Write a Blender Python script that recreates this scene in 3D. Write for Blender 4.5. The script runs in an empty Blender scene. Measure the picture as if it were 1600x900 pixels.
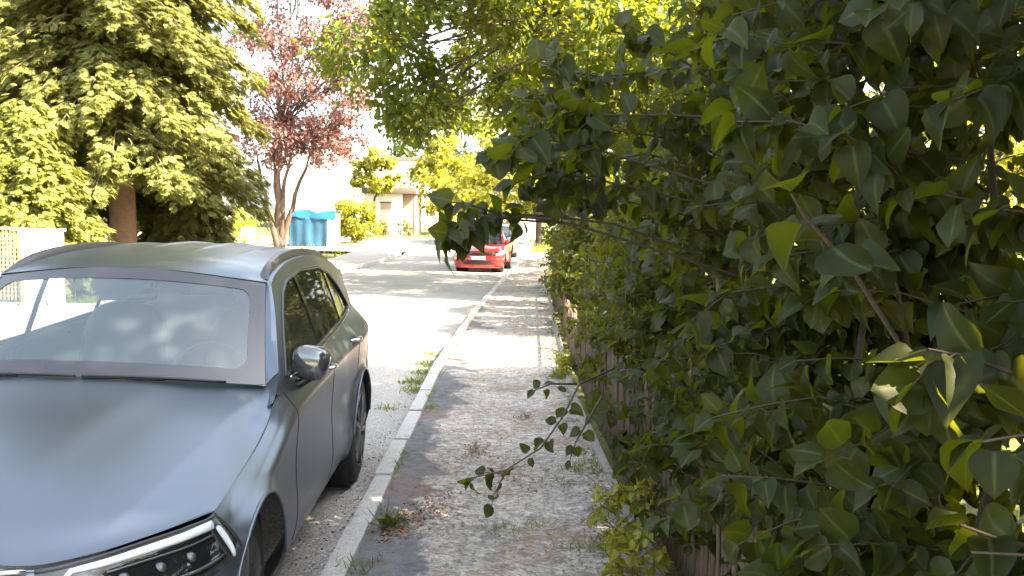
import bpy, bmesh, math, random
import numpy as np
from mathutils import Vector, Matrix
R = math.radians
scene = bpy.context.scene
col = scene.collection
rng = np.random.default_rng(11)
random.seed(5)

# ------------------------------------------------------------------ camera, sky, sun, exposure
FPX, CAM_H, PITCH, ROLL = 1400.0, 1.82, math.atan(107 / 1400.0), 0.014      # focal length in pixels of the 1600 wide photograph
cam = bpy.data.objects.new('camera', bpy.data.cameras.new('camera'))
col.objects.link(cam)
cam.data.sensor_width = 36.0
cam.data.lens = 36.0 * FPX / 1600.0
cam.data.clip_start, cam.data.clip_end = 0.05, 2000.0
cam.location = (0, 0, CAM_H)
cam.rotation_mode = 'QUATERNION'
cam.rotation_quaternion = (Matrix.Rotation(math.pi / 2 - PITCH, 3, 'X') @ Matrix.Rotation(ROLL, 3, 'Z')).to_quaternion()
scene.camera = cam

SUN_AZ, SUN_EL = R(-18), R(44)                        # azimuth measured from +X (the right of the street) towards +Y
SUN = np.array([math.cos(SUN_EL) * math.cos(SUN_AZ), math.cos(SUN_EL) * math.sin(SUN_AZ), math.sin(SUN_EL)])
sun = bpy.data.objects.new('sun', bpy.data.lights.new('sun', 'SUN'))
col.objects.link(sun)
sun.data.energy, sun.data.angle, sun.data.color = 5.0, R(0.55), (1.0, 0.84, 0.56)
sun.rotation_mode = 'QUATERNION'
sun.rotation_quaternion = Vector(SUN).to_track_quat('Z', 'Y')

world = bpy.data.worlds.new('World')
scene.world = world
world.use_nodes = True
wn, wl = world.node_tree.nodes, world.node_tree.links
sky = wn.new('ShaderNodeTexSky')
sky.sky_type = 'NISHITA'
sky.sun_disc = False
sky.sun_elevation = SUN_EL
sky.sun_rotation = math.atan2(SUN[0], SUN[1])
sky.dust_density = 3.0
hsv = wn.new('ShaderNodeHueSaturation')
hsv.inputs['Saturation'].default_value = 0.48
hsv.inputs['Hue'].default_value = 0.478
wl.new(sky.outputs[0], hsv.inputs['Color'])
bg = wn['Background']
wl.new(hsv.outputs[0], bg.inputs['Color'])
bg.inputs['Strength'].default_value = 0.105

vs = scene.view_settings
vs.view_transform, vs.look, vs.gamma, vs.use_curve_mapping = 'Standard', 'None', 1.0, False
vs.exposure = 3.12
cy = scene.cycles
cy.use_denoising = True
cy.max_bounces, cy.diffuse_bounces, cy.glossy_bounces, cy.transmission_bounces, cy.transparent_max_bounces = 8, 4, 4, 6, 12
cy.sample_clamp_indirect = 6.0
cy.caustics_reflective = cy.caustics_refractive = False

# ------------------------------------------------------------------ a pixel of the photograph at a known distance, as a point of the place
def ray(u, v):
    a, b = u - 800.0, v - 450.0
    c, s = math.cos(ROLL), math.sin(ROLL)
    px, py = a * c + b * s, -a * s + b * c
    x, up = px / FPX, -py / FPX
    c, s = math.cos(PITCH), math.sin(PITCH)
    return np.array([x, c + up * s, -s + up * c])
def at(u, v, Y):
    r = ray(u, v)
    return np.array([0, 0, CAM_H]) + r * (Y / r[1])

# ------------------------------------------------------------------ object helpers
def tag(o, label=None, cat=None, group=None, kind=None):
    if label: o['label'] = label
    if cat: o['category'] = cat
    if group: o['group'] = group
    if kind: o['kind'] = kind
    return o
def empty(name, loc, label, cat, group=None, rot=(0, 0, 0)):
    o = bpy.data.objects.new(name, None)
    o.empty_display_size = 0.2
    col.objects.link(o)
    o.location, o.rotation_euler = loc, rot
    return tag(o, label, cat, group)
def link(name, me, mat=None, parent=None, smooth=True, label=None):
    if mat is not None and len(me.materials) == 0: me.materials.append(mat)
    if smooth is not None and len(me.polygons):
        me.polygons.foreach_set('use_smooth', [bool(smooth)] * len(me.polygons))
    o = bpy.data.objects.new(name, me)
    col.objects.link(o)
    if parent is not None: o.parent = parent
    if label: o['label'] = label
    return o
def copy_tree(o, parent=None):
    c = o.copy()
    col.objects.link(c)
    if parent is not None: c.parent = parent
    for ch in [k for k in bpy.data.objects if k.parent == o]: copy_tree(ch, c)
    return c

class MB:
    """collects shapes for ONE mesh object"""
    def __init__(s): s.v, s.f = [], []
    def add(s, verts, faces):
        n = len(s.v)
        s.v += [tuple(map(float, p)) for p in verts]
        s.f += [tuple(i + n for i in f) for f in faces]
        return s
    def grid(s, P, closed_u=False, closed_v=False, flip=False):
        nu, nv = len(P), len(P[0])
        f = []
        for i in range(nu if closed_u else nu - 1):
            for j in range(nv if closed_v else nv - 1):
                a, b, c, d = i * nv + j, ((i + 1) % nu) * nv + j, ((i + 1) % nu) * nv + (j + 1) % nv, i * nv + (j + 1) % nv
                f.append((a, d, c, b) if flip else (a, b, c, d))
        return s.add([p for r in P for p in r], f)
    def box(s, c, size, rot=None, bev=0.0):
        bm = bmesh.new()
        bmesh.ops.create_cube(bm, size=1.0)
        bmesh.ops.scale(bm, vec=size, verts=bm.verts)
        if bev > 0: bmesh.ops.bevel(bm, geom=list(bm.edges), offset=bev, segments=2, profile=0.6, affect='EDGES')
        M = Matrix.Translation(c) @ (rot.to_4x4() if rot is not None else Matrix.Identity(4))
        bm.verts.ensure_lookup_table()
        s.add([M @ v.co for v in bm.verts], [[v.index for v in f.verts] for f in bm.faces])
        bm.free()
        return s
    def tube(s, pts, rad, n=6, cap=True, flat=1.0):
        pts = np.asarray(pts, float)
        m = len(pts)
        rad = np.broadcast_to(np.asarray(rad, float), (m,))
        T = np.gradient(pts, axis=0)
        T /= np.linalg.norm(T, axis=1, keepdims=True) + 1e-12
        ref = np.array([0, 0, 1.0]) if abs(T[0][2]) < 0.9 else np.array([1.0, 0, 0])
        rings = []
        for i in range(m):
            a = np.cross(T[i], ref); a /= np.linalg.norm(a) + 1e-12
            b = np.cross(a, T[i]); ref = b
            rings.append([pts[i] + rad[i] * (math.cos(2 * math.pi * k / n) * a + flat * math.sin(2 * math.pi * k / n) * b) for k in range(n)])
        n0 = len(s.v)
        s.grid(rings, closed_v=True)
        if cap:
            s.f.append(tuple(n0 + k for k in range(n)))
            s.f.append(tuple(n0 + (m - 1) * n + k for k in reversed(range(n))))
        return s
    def lathe(s, prof, n=40, axis='x', c=(0, 0, 0), closed=False):
        P = []
        for (a, r) in prof:
            ring = []
            for k in range(n):
                t = 2 * math.pi * k / n
                p = (a, r * math.cos(t), r * math.sin(t)) if axis == 'x' else (r * math.cos(t), r * math.sin(t), a)
                ring.append((p[0] + c[0], p[1] + c[1], p[2] + c[2]))
            P.append(ring)
        return s.grid(P, closed_v=True, closed_u=closed)
    def poly(s, pts): return s.add(pts, [tuple(range(len(pts)))])
    def ell(s, c, r, p=1.0, nu=14, nv=20, rot=None):
        """a superellipsoid: p < 1 boxier"""
        P = []
        sp = lambda x: math.copysign(abs(x) ** p, x)
        for i in range(nu + 1):
            a = -math.pi / 2 + math.pi * i / nu
            row = []
            for j in range(nv):
                b = 2 * math.pi * j / nv
                q = Vector((r[0] * sp(math.cos(a)) * sp(math.cos(b)), r[1] * sp(math.cos(a)) * sp(math.sin(b)), r[2] * sp(math.sin(a))))
                if rot is not None: q = rot @ q
                row.append(q + Vector(c))
            P.append(row)
        return s.grid(P, closed_v=True)
    def build(s, name, mat, parent=None, smooth=True, label=None, weld=0.0, solid=0.0, angle=None):
        me = bpy.data.meshes.new(name)
        me.from_pydata(s.v, [], s.f)
        if weld or solid or True:
            bm = bmesh.new(); bm.from_mesh(me)
            if weld: bmesh.ops.remove_doubles(bm, verts=bm.verts, dist=weld)
            bmesh.ops.recalc_face_normals(bm, faces=bm.faces)
            if solid: bmesh.ops.solidify(bm, geom=list(bm.faces), thickness=solid)
            bm.to_mesh(me); bm.free()
        o = link(name, me, mat, parent, smooth, label)
        if smooth and angle:
            me.set_sharp_from_angle(angle=R(angle))
        return o

def mesh_np(name, V, loops, starts):
    me = bpy.data.meshes.new(name)
    me.vertices.add(len(V)); me.vertices.foreach_set('co', np.ascontiguousarray(V, np.float32).ravel())
    me.loops.add(len(loops)); me.loops.foreach_set('vertex_index', np.ascontiguousarray(loops, np.int32))
    me.polygons.add(len(starts)); me.polygons.foreach_set('loop_start', np.ascontiguousarray(starts, np.int32))
    me.update(calc_edges=True)
    return me

# ------------------------------------------------------------------ materials
def nmat(name):
    m = bpy.data.materials.new(name)
    m.use_nodes = True
    return m, m.node_tree.nodes, m.node_tree.links, m.node_tree.nodes['Principled BSDF']
def simple(name, c, rough=0.5, metal=0.0, coat=0.0, var=0.12, scale=9.0, bump=0.0, bscale=60.0, spec=0.5):
    m, n, l, p = nmat(name)
    p.inputs['Roughness'].default_value = rough
    p.inputs['Metallic'].default_value = metal
    p.inputs['Coat Weight'].default_value = coat
    p.inputs['Coat Roughness'].default_value = 0.04
    p.inputs['Specular IOR Level'].default_value = spec
    tc = n.new('ShaderNodeTexCoord'); no = n.new('ShaderNodeTexNoise'); no.inputs['Scale'].default_value = scale; no.inputs['Detail'].default_value = 5
    l.new(tc.outputs['Object'], no.inputs['Vector'])
    mx = n.new('ShaderNodeMix'); mx.data_type = 'RGBA'
    mx.inputs[6].default_value = (*[x * (1 - var) for x in c], 1); mx.inputs[7].default_value = (*[min(1, x * (1 + var)) for x in c], 1)
    l.new(no.outputs[0], mx.inputs[0]); l.new(mx.outputs[2], p.inputs['Base Color'])
    if bump:
        nb = n.new('ShaderNodeTexNoise'); nb.inputs['Scale'].default_value = bscale; nb.inputs['Detail'].default_value = 6
        l.new(tc.outputs['Object'], nb.inputs['Vector'])
        b = n.new('ShaderNodeBump'); b.inputs['Strength'].default_value = bump; b.inputs['Distance'].default_value = 0.01
        l.new(nb.outputs[0], b.inputs['Height']); l.new(b.outputs[0], p.inputs['Normal'])
    return m
def leaf_mat(name, ca, cb, tr, trans=0.4, rough=0.42, spec=0.45):
    m, n, l, p = nmat(name)
    geo = n.new('ShaderNodeNewGeometry')
    rp = n.new('ShaderNodeValToRGB')
    rp.color_ramp.elements[0].color = (*ca, 1); rp.color_ramp.elements[1].color = (*cb, 1)
    l.new(geo.outputs['Random Per Island'], rp.inputs[0]); l.new(rp.outputs[0], p.inputs['Base Color'])
    tc = n.new('ShaderNodeTexCoord'); no = n.new('ShaderNodeTexNoise'); no.inputs['Scale'].default_value = 38; no.inputs['Detail'].default_value = 4
    l.new(tc.outputs['Object'], no.inputs['Vector'])
    at_ = n.new('ShaderNodeAttribute'); at_.attribute_name = 'rib'
    rr_ = n.new('ShaderNodeValToRGB'); rr_.color_ramp.elements[0].position = 0.86; rr_.color_ramp.elements[1].position = 0.97
    rr_.color_ramp.elements[0].color = (0, 0, 0, 1); rr_.color_ramp.elements[1].color = (0.55, 0.55, 0.55, 1)
    l.new(at_.outputs['Fac'], rr_.inputs[0])
    mr = n.new('ShaderNodeMapRange'); mr.inputs[1].default_value, mr.inputs[2].default_value, mr.inputs[3].default_value, mr.inputs[4].default_value = .3, .7, .72, 1.3
    l.new(no.outputs[0], mr.inputs[0])
    mm = n.new('ShaderNodeMix'); mm.data_type = 'RGBA'; mm.blend_type = 'MULTIPLY'; mm.inputs[0].default_value = 1.0
    l.new(rp.outputs[0], mm.inputs[6]); l.new(mr.outputs[0], mm.inputs[7])
    mv = n.new('ShaderNodeMix'); mv.data_type = 'RGBA'; l.new(rr_.outputs[0], mv.inputs[0]); l.new(mm.outputs[2], mv.inputs[6])
    mv.inputs[7].default_value = (*[min(1, x * 2.6 + .02) for x in cb], 1)
    l.new(mv.outputs[2], p.inputs['Base Color'])
    p.inputs['Roughness'].default_value = rough; p.inputs['Specular IOR Level'].default_value = spec
    t = n.new('ShaderNodeBsdfTranslucent'); t.inputs[0].default_value = (*tr, 1)
    ms = n.new('ShaderNodeMixShader'); ms.inputs[0].default_value = trans
    l.new(p.outputs[0], ms.inputs[1]); l.new(t.outputs[0], ms.inputs[2])
    l.new(ms.outputs[0], n['Material Output'].inputs[0])
    return m
def glass_mat(name, tint, dust_haze=0.0, ior=1.5, dust_haze_col=(0.5, 0.52, 0.55)):
    m, n, l, p = nmat(name)
    fr = n.new('ShaderNodeFresnel'); geo = n.new('ShaderNodeNewGeometry'); mr = n.new('ShaderNodeMapRange')   # a thin pane reflects alike from both sides
    mr.inputs[3].default_value, mr.inputs[4].default_value = ior, 1 / ior
    l.new(geo.outputs['Backfacing'], mr.inputs[0]); l.new(mr.outputs[0], fr.inputs[0])
    tr = n.new('ShaderNodeBsdfTransparent'); tr.inputs[0].default_value = (*tint, 1)
    gl = n.new('ShaderNodeBsdfGlossy'); gl.inputs['Roughness'].default_value = 0.02
    df = n.new('ShaderNodeBsdfDiffuse'); df.inputs[0].default_value = (*dust_haze_col, 1)
    m1 = n.new('ShaderNodeMixShader'); m1.inputs[0].default_value = dust_haze
    l.new(tr.outputs[0], m1.inputs[1]); l.new(df.outputs[0], m1.inputs[2])
    m2 = n.new('ShaderNodeMixShader')
    l.new(fr.outputs[0], m2.inputs[0]); l.new(m1.outputs[0], m2.inputs[1]); l.new(gl.outputs[0], m2.inputs[2])
    l.new(m2.outputs[0], n['Material Output'].inputs[0])
    return m

M = {}
M['paint'] = simple('matte_grey_metallic_paint', (0.165, 0.185, 0.222), 0.30, 0.82, 0.0, 0.03, 3)
M['red'] = simple('red_paint', (0.36, 0.012, 0.012), 0.3, 0.1, 1.0, 0.05, 3)
M['silver'] = simple('silver_paint', (0.2, 0.21, 0.23), 0.35, 0.5, 0.5, 0.05, 3)
M['black_plastic'] = simple('black_plastic', (0.018, 0.018, 0.02), 0.45, bump=0.05)
M['gloss_black'] = simple('gloss_black', (0.012, 0.012, 0.014), 0.08, coat=0.5)
M['mirror_shell'] = simple('glossy_mirror_shell', (0.16, 0.165, 0.18), 0.07, 0.7, 0.6, 0.03)
M['frit'] = simple('frit_band', (0.03, 0.028, 0.034), 0.06, spec=0.9)
M['dark_trim'] = simple('dark_trim', (0.035, 0.034, 0.036), 0.3)
M['rail'] = simple('satin_rail', (0.075, 0.07, 0.075), 0.38, 0.4)
M['chrome'] = simple('chrome', (0.75, 0.76, 0.78), 0.12, 1.0, var=0.03)
M['rubber'] = simple('tyre_rubber', (0.022, 0.021, 0.021), 0.75, bump=0.2)
M['rim'] = simple('rim_metal', (0.16, 0.16, 0.165), 0.35, 0.8)
M['interior'] = simple('interior_fabric', (0.05, 0.05, 0.052), 0.8, bump=0.1)
M['seat'] = simple('seat_leather', (0.03, 0.03, 0.032), 0.6)
M['headliner'] = simple('headliner', (0.35, 0.34, 0.33), 0.9)
M['windscreen'] = glass_mat('windscreen_glass', (0.50, 0.57, 0.60), 0.13, 1.95, (0.36, 0.46, 0.56))  # pale blue film: light dust plus painted haze standing in for reflected sky
M['glass'] = glass_mat('side_glass', (0.72, 0.75, 0.73), 0.02, 1.6)
M['lamp_glass'] = glass_mat('lamp_cover', (0.93, 0.94, 0.95), 0.0)
M['lamp_white'] = simple('lamp_white', (0.82, 0.83, 0.85), 0.2)
M['white_plate'] = simple('plate_white', (0.75, 0.75, 0.72), 0.4)
M['plate_blue'] = simple('plate_blue', (0.02, 0.06, 0.4), 0.4)
M['ink'] = simple('plate_ink', (0.01, 0.01, 0.01), 0.5)
M['paper'] = simple('paper', (0.85, 0.85, 0.83), 0.8)
M['bark'] = simple('shrub_bark', (0.075, 0.055, 0.04), 0.85, var=0.35, scale=25, bump=0.5)
M['bark_red'] = simple('spruce_bark', (0.26, 0.15, 0.09), 0.9, var=0.4, scale=8, bump=0.9, bscale=14)
M['bark_plum'] = simple('plum_bark', (0.10, 0.07, 0.055), 0.85, var=0.45, scale=12, bump=0.6)
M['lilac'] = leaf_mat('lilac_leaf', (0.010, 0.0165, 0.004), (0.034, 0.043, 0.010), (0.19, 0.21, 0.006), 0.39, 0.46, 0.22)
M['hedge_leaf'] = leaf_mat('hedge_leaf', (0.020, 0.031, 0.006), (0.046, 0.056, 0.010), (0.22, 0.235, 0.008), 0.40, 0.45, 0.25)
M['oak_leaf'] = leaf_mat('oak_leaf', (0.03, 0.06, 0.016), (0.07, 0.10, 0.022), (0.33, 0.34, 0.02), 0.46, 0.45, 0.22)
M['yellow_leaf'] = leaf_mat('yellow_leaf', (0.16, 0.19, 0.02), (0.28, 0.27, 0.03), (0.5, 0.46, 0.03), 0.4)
M['plum_leaf'] = leaf_mat('plum_leaf', (0.13, 0.068, 0.065), (0.22, 0.13, 0.12), (0.40, 0.2, 0.17), 0.42)
M['spruce_leaf'] = leaf_mat('spruce_leaf', (0.085, 0.11, 0.035), (0.22, 0.22, 0.065), (0.36, 0.34, 0.07), 0.38, 0.55, 0.3)
M['yew_leaf'] = leaf_mat('evergreen_leaf', (0.12, 0.15, 0.03), (0.23, 0.23, 0.05), (0.36, 0.34, 0.05), 0.3, 0.55, 0.3)
M['dead_leaf'] = leaf_mat('dead_leaf', (0.12, 0.06, 0.03), (0.28, 0.15, 0.07), (0.3, 0.15, 0.05), 0.2)
M['grass'] = leaf_mat('grass_blade', (0.07, 0.12, 0.02), (0.16, 0.2, 0.04), (0.35, 0.38, 0.05), 0.4)
M['wood'] = simple('weathered_picket_wood', (0.12, 0.082, 0.058), 0.9, var=0.5, scale=14, bump=0.4)
M['white_wall'] = simple('white_render', (0.78, 0.76, 0.72), 0.9, var=0.05, scale=2, bump=0.15)
M['pale_wall'] = simple('pale_render', (0.62, 0.62, 0.65), 0.9, var=0.06, scale=2, bump=0.15)
M['brown_wall'] = simple('brown_render', (0.36, 0.26, 0.2), 0.9, var=0.1, scale=3, bump=0.15)
M['roof'] = simple('roof_fascia', (0.11, 0.085, 0.07), 0.7)
M['roof_tile'] = simple('roof_tile', (0.3, 0.14, 0.09), 0.8, bump=0.4, bscale=20)
M['window'] = simple('window_pane', (0.05, 0.06, 0.07), 0.08, spec=0.8)
M['shutter'] = simple('grey_shutter', (0.3, 0.28, 0.27), 0.7)
M['tarp_blue'] = simple('blue_tarp', (0.02, 0.16, 0.5), 0.4, var=0.25, scale=5, bump=0.4, bscale=8)
M['tarp_teal_shaded'] = simple('shaded_teal_tarp', (0.025, 0.095, 0.17), 0.5, var=0.2, scale=5, bump=0.3, bscale=8)  # teal darkened in the colour to stand in for leaf shade
M['white_sheet'] = simple('white_sheet', (0.75, 0.76, 0.78), 0.6, var=0.05, bump=0.3, bscale=8)
M['lattice'] = simple('lattice_wood', (0.5, 0.35, 0.17), 0.8, var=0.2)
M['wire'] = simple('wire_metal', (0.3, 0.3, 0.3), 0.5, 0.7)
M['white_plastic'] = simple('white_plastic', (0.75, 0.75, 0.73), 0.4)
M['bag_black'] = simple('log_bark', (0.2, 0.14, 0.09), 0.9, var=0.4, scale=10)

def ground_mat(name, kind):
    m, n, l, p = nmat(name)
    tc = n.new('ShaderNodeTexCoord')
    def noise(sc, det=6, rough=0.6, dist=0.0):
        q = n.new('ShaderNodeTexNoise'); q.inputs['Scale'].default_value = sc; q.inputs['Detail'].default_value = det; q.inputs['Roughness'].default_value = rough
        q.inputs['Distortion'].default_value = dist
        l.new(tc.outputs['Object'], q.inputs['Vector']); return q.outputs[0]
    def ramp(src, stops):
        q = n.new('ShaderNodeValToRGB'); e = q.color_ramp.elements
        while len(e) < len(stops): e.new(0.5)
        for k, (pos, c) in enumerate(stops): e[k].position = pos; e[k].color = (*c, 1) if len(c) == 3 else c
        l.new(src, q.inputs[0]); return q.outputs[0]
    def mix(f, a, b, mode='MIX'):
        q = n.new('ShaderNodeMix'); q.data_type = 'RGBA'; q.blend_type = mode
        for sock, val in ((q.inputs[0], f), (q.inputs[6], a), (q.inputs[7], b)):
            if isinstance(val, (int, float)): sock.default_value = val
            elif isinstance(val, tuple): sock.default_value = (*val, 1)
            else: l.new(val, sock)
        return q.outputs[2]
    def math_(op, a, b):
        q = n.new('ShaderNodeMath'); q.operation = op
        for sock, val in ((q.inputs[0], a), (q.inputs[1], b)):
            if isinstance(val, (int, float)): sock.default_value = val
            else: l.new(val, sock)
        return q.outputs[0]
    def stones(sc):
        q = n.new('ShaderNodeTexVoronoi'); q.inputs['Scale'].default_value = sc
        l.new(tc.outputs['Object'], q.inputs['Vector'])
        sp = n.new('ShaderNodeSeparateColor'); l.new(q.outputs['Color'], sp.inputs[0])
        return sp.outputs[0], q.outputs['Distance']
    bw = lambda a, b: [(a, (0, 0, 0)), (b, (1, 1, 1))]
    bump_h = None
    if kind == 'pavement':
        r1, d1 = stones(85); r2, d2 = stones(38)
        st = ramp(r1, [(0.0, (0.20, 0.18, 0.165)), (0.35, (0.48, 0.435, 0.40)), (0.75, (0.66, 0.61, 0.57)), (1.0, (0.85, 0.81, 0.76))])
        st = mix(0.5, st, ramp(r2, [(0.0, (0.13, 0.115, 0.10)), (0.5, (0.50, 0.46, 0.42)), (1.0, (0.88, 0.83, 0.78))]))
        st = mix(ramp(noise(260, 2), bw(0.35, 0.7)), mix(0.5, st, (0.12, 0.11, 0.10)), st)
        smooth = ramp(noise(60, 8, 0.7), [(0.3, (0.13, 0.13, 0.145)), (0.7, (0.22, 0.22, 0.235))])
        sx = n.new('ShaderNodeSeparateXYZ'); l.new(tc.outputs['Object'], sx.inputs[0])
        edge = n.new('ShaderNodeMapRange'); l.new(sx.outputs[0], edge.inputs[0])
        edge.inputs[1].default_value, edge.inputs[2].default_value, edge.inputs[3].default_value, edge.inputs[4].default_value = -0.82, -0.30, 0.34, -0.06
        edge2 = n.new('ShaderNodeMapRange'); l.new(sx.outputs[0], edge2.inputs[0])
        edge2.inputs[1].default_value, edge2.inputs[2].default_value, edge2.inputs[3].default_value, edge2.inputs[4].default_value = 0.30, 0.62, 0.0, 0.16
        mk = math_('ADD', math_('ADD', noise(2.2, 7, 0.62, 0.4), edge.outputs[0]), edge2.outputs[0])
        c = mix(ramp(mk, bw(0.60, 0.655)), st, smooth)
        c = mix(1.0, c, ramp(noise(11, 6, 0.7), [(0.35, (0.66, 0.64, 0.62)), (0.6, (1.08, 1.06, 1.04))]), 'MULTIPLY')
        big = ramp(noise(0.9, 4), [(0.3, (0.72, 0.70, 0.68)), (0.7, (1.12, 1.08, 1.05))])
        c = mix(1.0, c, big, 'MULTIPLY')
        rust = math_('MULTIPLY', ramp(noise(1.7, 5, 0.65, 0.6), bw(0.53, 0.63)), ramp(noise(34, 5, 0.7), bw(0.40, 0.62)))
        c = mix(math_('MULTIPLY', rust, 0.75), c, (0.26, 0.125, 0.065))
        moss = math_('MULTIPLY', ramp(noise(3.1, 6, 0.7, 0.3), bw(0.66, 0.76)), ramp(noise(40, 4), bw(0.42, 0.6)))
        c = mix(math_('MULTIPLY', moss, 0.6), c, (0.13, 0.13, 0.04))
        crack = n.new('ShaderNodeTexVoronoi'); crack.feature = 'DISTANCE_TO_EDGE'; crack.inputs['Scale'].default_value = 0.55
        wv = n.new('ShaderNodeMix'); wv.data_type = 'VECTOR'; wv.inputs[0].default_value = 0.105
        nn = n.new('ShaderNodeTexNoise'); nn.inputs['Scale'].default_value = 5; l.new(tc.outputs['Object'], nn.inputs['Vector'])
        l.new(tc.outputs['Object'], wv.inputs[4]); l.new(nn.outputs['Color'], wv.inputs[5]); l.new(wv.outputs[1], crack.inputs['Vector'])
        c = mix(ramp(crack.outputs['Distance'], [(0.003, (0.22, 0.22, 0.22)), (0.010, (0, 0, 0))]), c, (0.05, 0.045, 0.04))
        bump_h = math_('ADD', math_('MULTIPLY', d1, 0.6), math_('MULTIPLY', noise(30), 0.8)); bs, rough = 0.55, 0.88
    elif kind == 'road':
        r1, d1 = stones(110)
        st = ramp(r1, [(0.0, (0.17, 0.16, 0.155)), (0.6, (0.31, 0.295, 0.28)), (1.0, (0.52, 0.49, 0.465))])
        c = mix(ramp(noise(3, 7, 0.65), bw(0.4, 0.65)), mix(0.35, st, (0.38, 0.355, 0.33)), st)
        c = mix(1.0, c, ramp(noise(0.7, 5, 0.6), [(0.3, (0.8, 0.79, 0.78)), (0.7, (1.12, 1.1, 1.08))]), 'MULTIPLY')
        lit = math_('MULTIPLY', ramp(noise(2.6, 6, 0.7, 0.4), bw(0.58, 0.7)), ramp(noise(22, 6, 0.75), bw(0.5, 0.58)))
        c = mix(math_('MULTIPLY', lit, 0.7), c, (0.10, 0.065, 0.04))
        bump_h = math_('ADD', math_('MULTIPLY', d1, 0.5), math_('MULTIPLY', noise(20), 0.7)); bs, rough = 0.4, 0.85
    elif kind == 'kerb':
        r1, d1 = stones(120)
        c = mix(0.45, ramp(noise(9, 8, 0.7), [(0.3, (0.40, 0.375, 0.355)), (0.7, (0.58, 0.55, 0.52))]), ramp(r1, [(0, (0.24, 0.22, 0.21)), (1, (0.55, 0.52, 0.5))]))
        c = mix(math_('MULTIPLY', ramp(noise(4, 6, 0.7), bw(0.58, 0.72)), 0.6), c, (0.16, 0.14, 0.11))
        bump_h = math_('ADD', noise(70, 6), math_('MULTIPLY', d1, 0.4)); bs, rough = 0.35, 0.9
    else:
        c = ramp(noise(1.4, 8, 0.7), [(0.3, (0.06, 0.075, 0.025)), (0.55, (0.11, 0.115, 0.035)), (0.75, (0.14, 0.105, 0.065))])
        c = mix(1.0, c, ramp(noise(40, 4), [(0.3, (0.6, 0.6, 0.6)), (0.7, (1.3, 1.3, 1.3))]), 'MULTIPLY')
        bump_h = noise(50); bs, rough = 0.6, 0.95
    l.new(c, p.inputs['Base Color'])
    p.inputs['Roughness'].default_value = rough; p.inputs['Specular IOR Level'].default_value = 0.25
    b = n.new('ShaderNodeBump'); b.inputs['Strength'].default_value = bs; b.inputs['Distance'].default_value = 0.012
    l.new(bump_h, b.inputs['Height']); l.new(b.outputs[0], p.inputs['Normal'])
    return m
M['pavement'] = ground_mat('worn_gravelly_asphalt', 'pavement')
M['road'] = ground_mat('road_asphalt', 'road')
M['edging'] = simple('edging_concrete', (0.26, 0.235, 0.21), 0.95, var=0.4, scale=12, bump=0.4)
M['kerb'] = ground_mat('kerb_concrete', 'kerb')
M['soil'] = ground_mat('garden_soil', 'soil')

# ------------------------------------------------------------------ the setting
def zg(y): return 0.03 * max(0.0, y - 38.0) if y < 130 else 0.03 * 92
XR_T = ([-12, 0, 5.5, 10.9, 16.7, 24, 31.8, 38, 60, 120], [-0.76, -0.77, -0.785, -0.80, -0.63, -0.30, 0.10, 0.42, 1.6, 4.0])   # the kerb line at the right of the road
XL_T = ([-12, 20, 29, 33.4, 41, 120], [-5.9, -5.85, -5.75, -5.5, -5.3, -5.0])
XF_T = ([-4, 3, 4.67, 5.7, 6.3, 9.1, 13, 17.7, 25, 33, 42], [0.76, 0.74, 0.70, 0.66, 0.63, 0.60, 0.66, 0.76, 0.95, 1.25, 1.75])   # the concrete edging under the fence
xr = lambda y: float(np.interp(y, *XR_T)); xl = lambda y: float(np.interp(y, *XL_T)); xf = lambda y: float(np.interp(y, *XF_T))
KW = 0.12
def zroad(x, y):
    a = xr(y) - KW
    c = -0.0217 * (x + 1.93 - (a + 0.93)) if x > a - 2.4 else -0.0217 * (a - 2.4 + 1.93 - (a + 0.93)) - 0.018 * (a - 2.4 - x)
    return c + zg(y)
ys = list(np.concatenate([np.arange(-12, 44, 1.0), np.arange(44, 121, 4)]))
g = MB()
gx = [-400, -150, -60, -40, -30, -24, -18, -14, -11, -8, -7.5, -6, -4, -2, 0, 1, 2, 4, 8, 12, 20, 40, 100, 400]
gy = [-400, -100, -40, -12, 0, 10, 20, 30, 38, 44, 50, 56, 62, 70, 80, 100, 130, 200, 400]
g.grid([[(x, y, zg(y) - 0.16 + (0.10 if x < -8 else (0.13 if x > 1.5 else 0.0))) for x in gx] for y in gy])
tag(g.build('ground', M['soil']), kind='structure')
g = MB()
rows = []
for y in ys:
    a, b = xl(y) + 0.12, xr(y) - 0.06
    rows.append([(a + (b - a) * k / 10, y, zroad(a + (b - a) * k / 10, y)) for k in range(11)])
tag(g.grid(rows).build('road', M['road']), kind='structure')
g = MB()
g.grid([[(x, y, zg(y) + 0.012 + 0.0 * x) for x in np.linspace(-60, -5.0, 12)] for y in np.arange(43.5, 58.1, 1.5)])
tag(g.build('side_road', M['road']), kind='structure')
g = MB()
rows = []
for y in list(np.arange(-6, 44, 0.5)):
    a, b = xr(y) - 0.01, xf(y) + 0.05
    rows.append([(a + (b - a) * k / 10, y, 0.092 + zg(y) - (0.014 * math.sin(math.pi * k / 10) + 0.006 * math.sin(y * 1.7 + k)) * (0 < k < 10)) for k in range(11)])
tag(g.grid(rows).build('pavement', M['pavement']), kind='structure')
g = MB()
rows = [[(xl(y) - 0.1 - 2.1 * k / 6, y, 0.10 + zg(y)) for k in range(7)] for y in np.arange(-12, 42.6, 1.0)]
tag(g.grid(rows).build('far_pavement', M['road']), kind='structure')
g = MB(); g.grid([[(x, y, 0.085) for x in (-15, -11, -8.0)] for y in (8, 12, 17.3)])
tag(g.build('driveway', M['kerb']), kind='structure')
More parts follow.
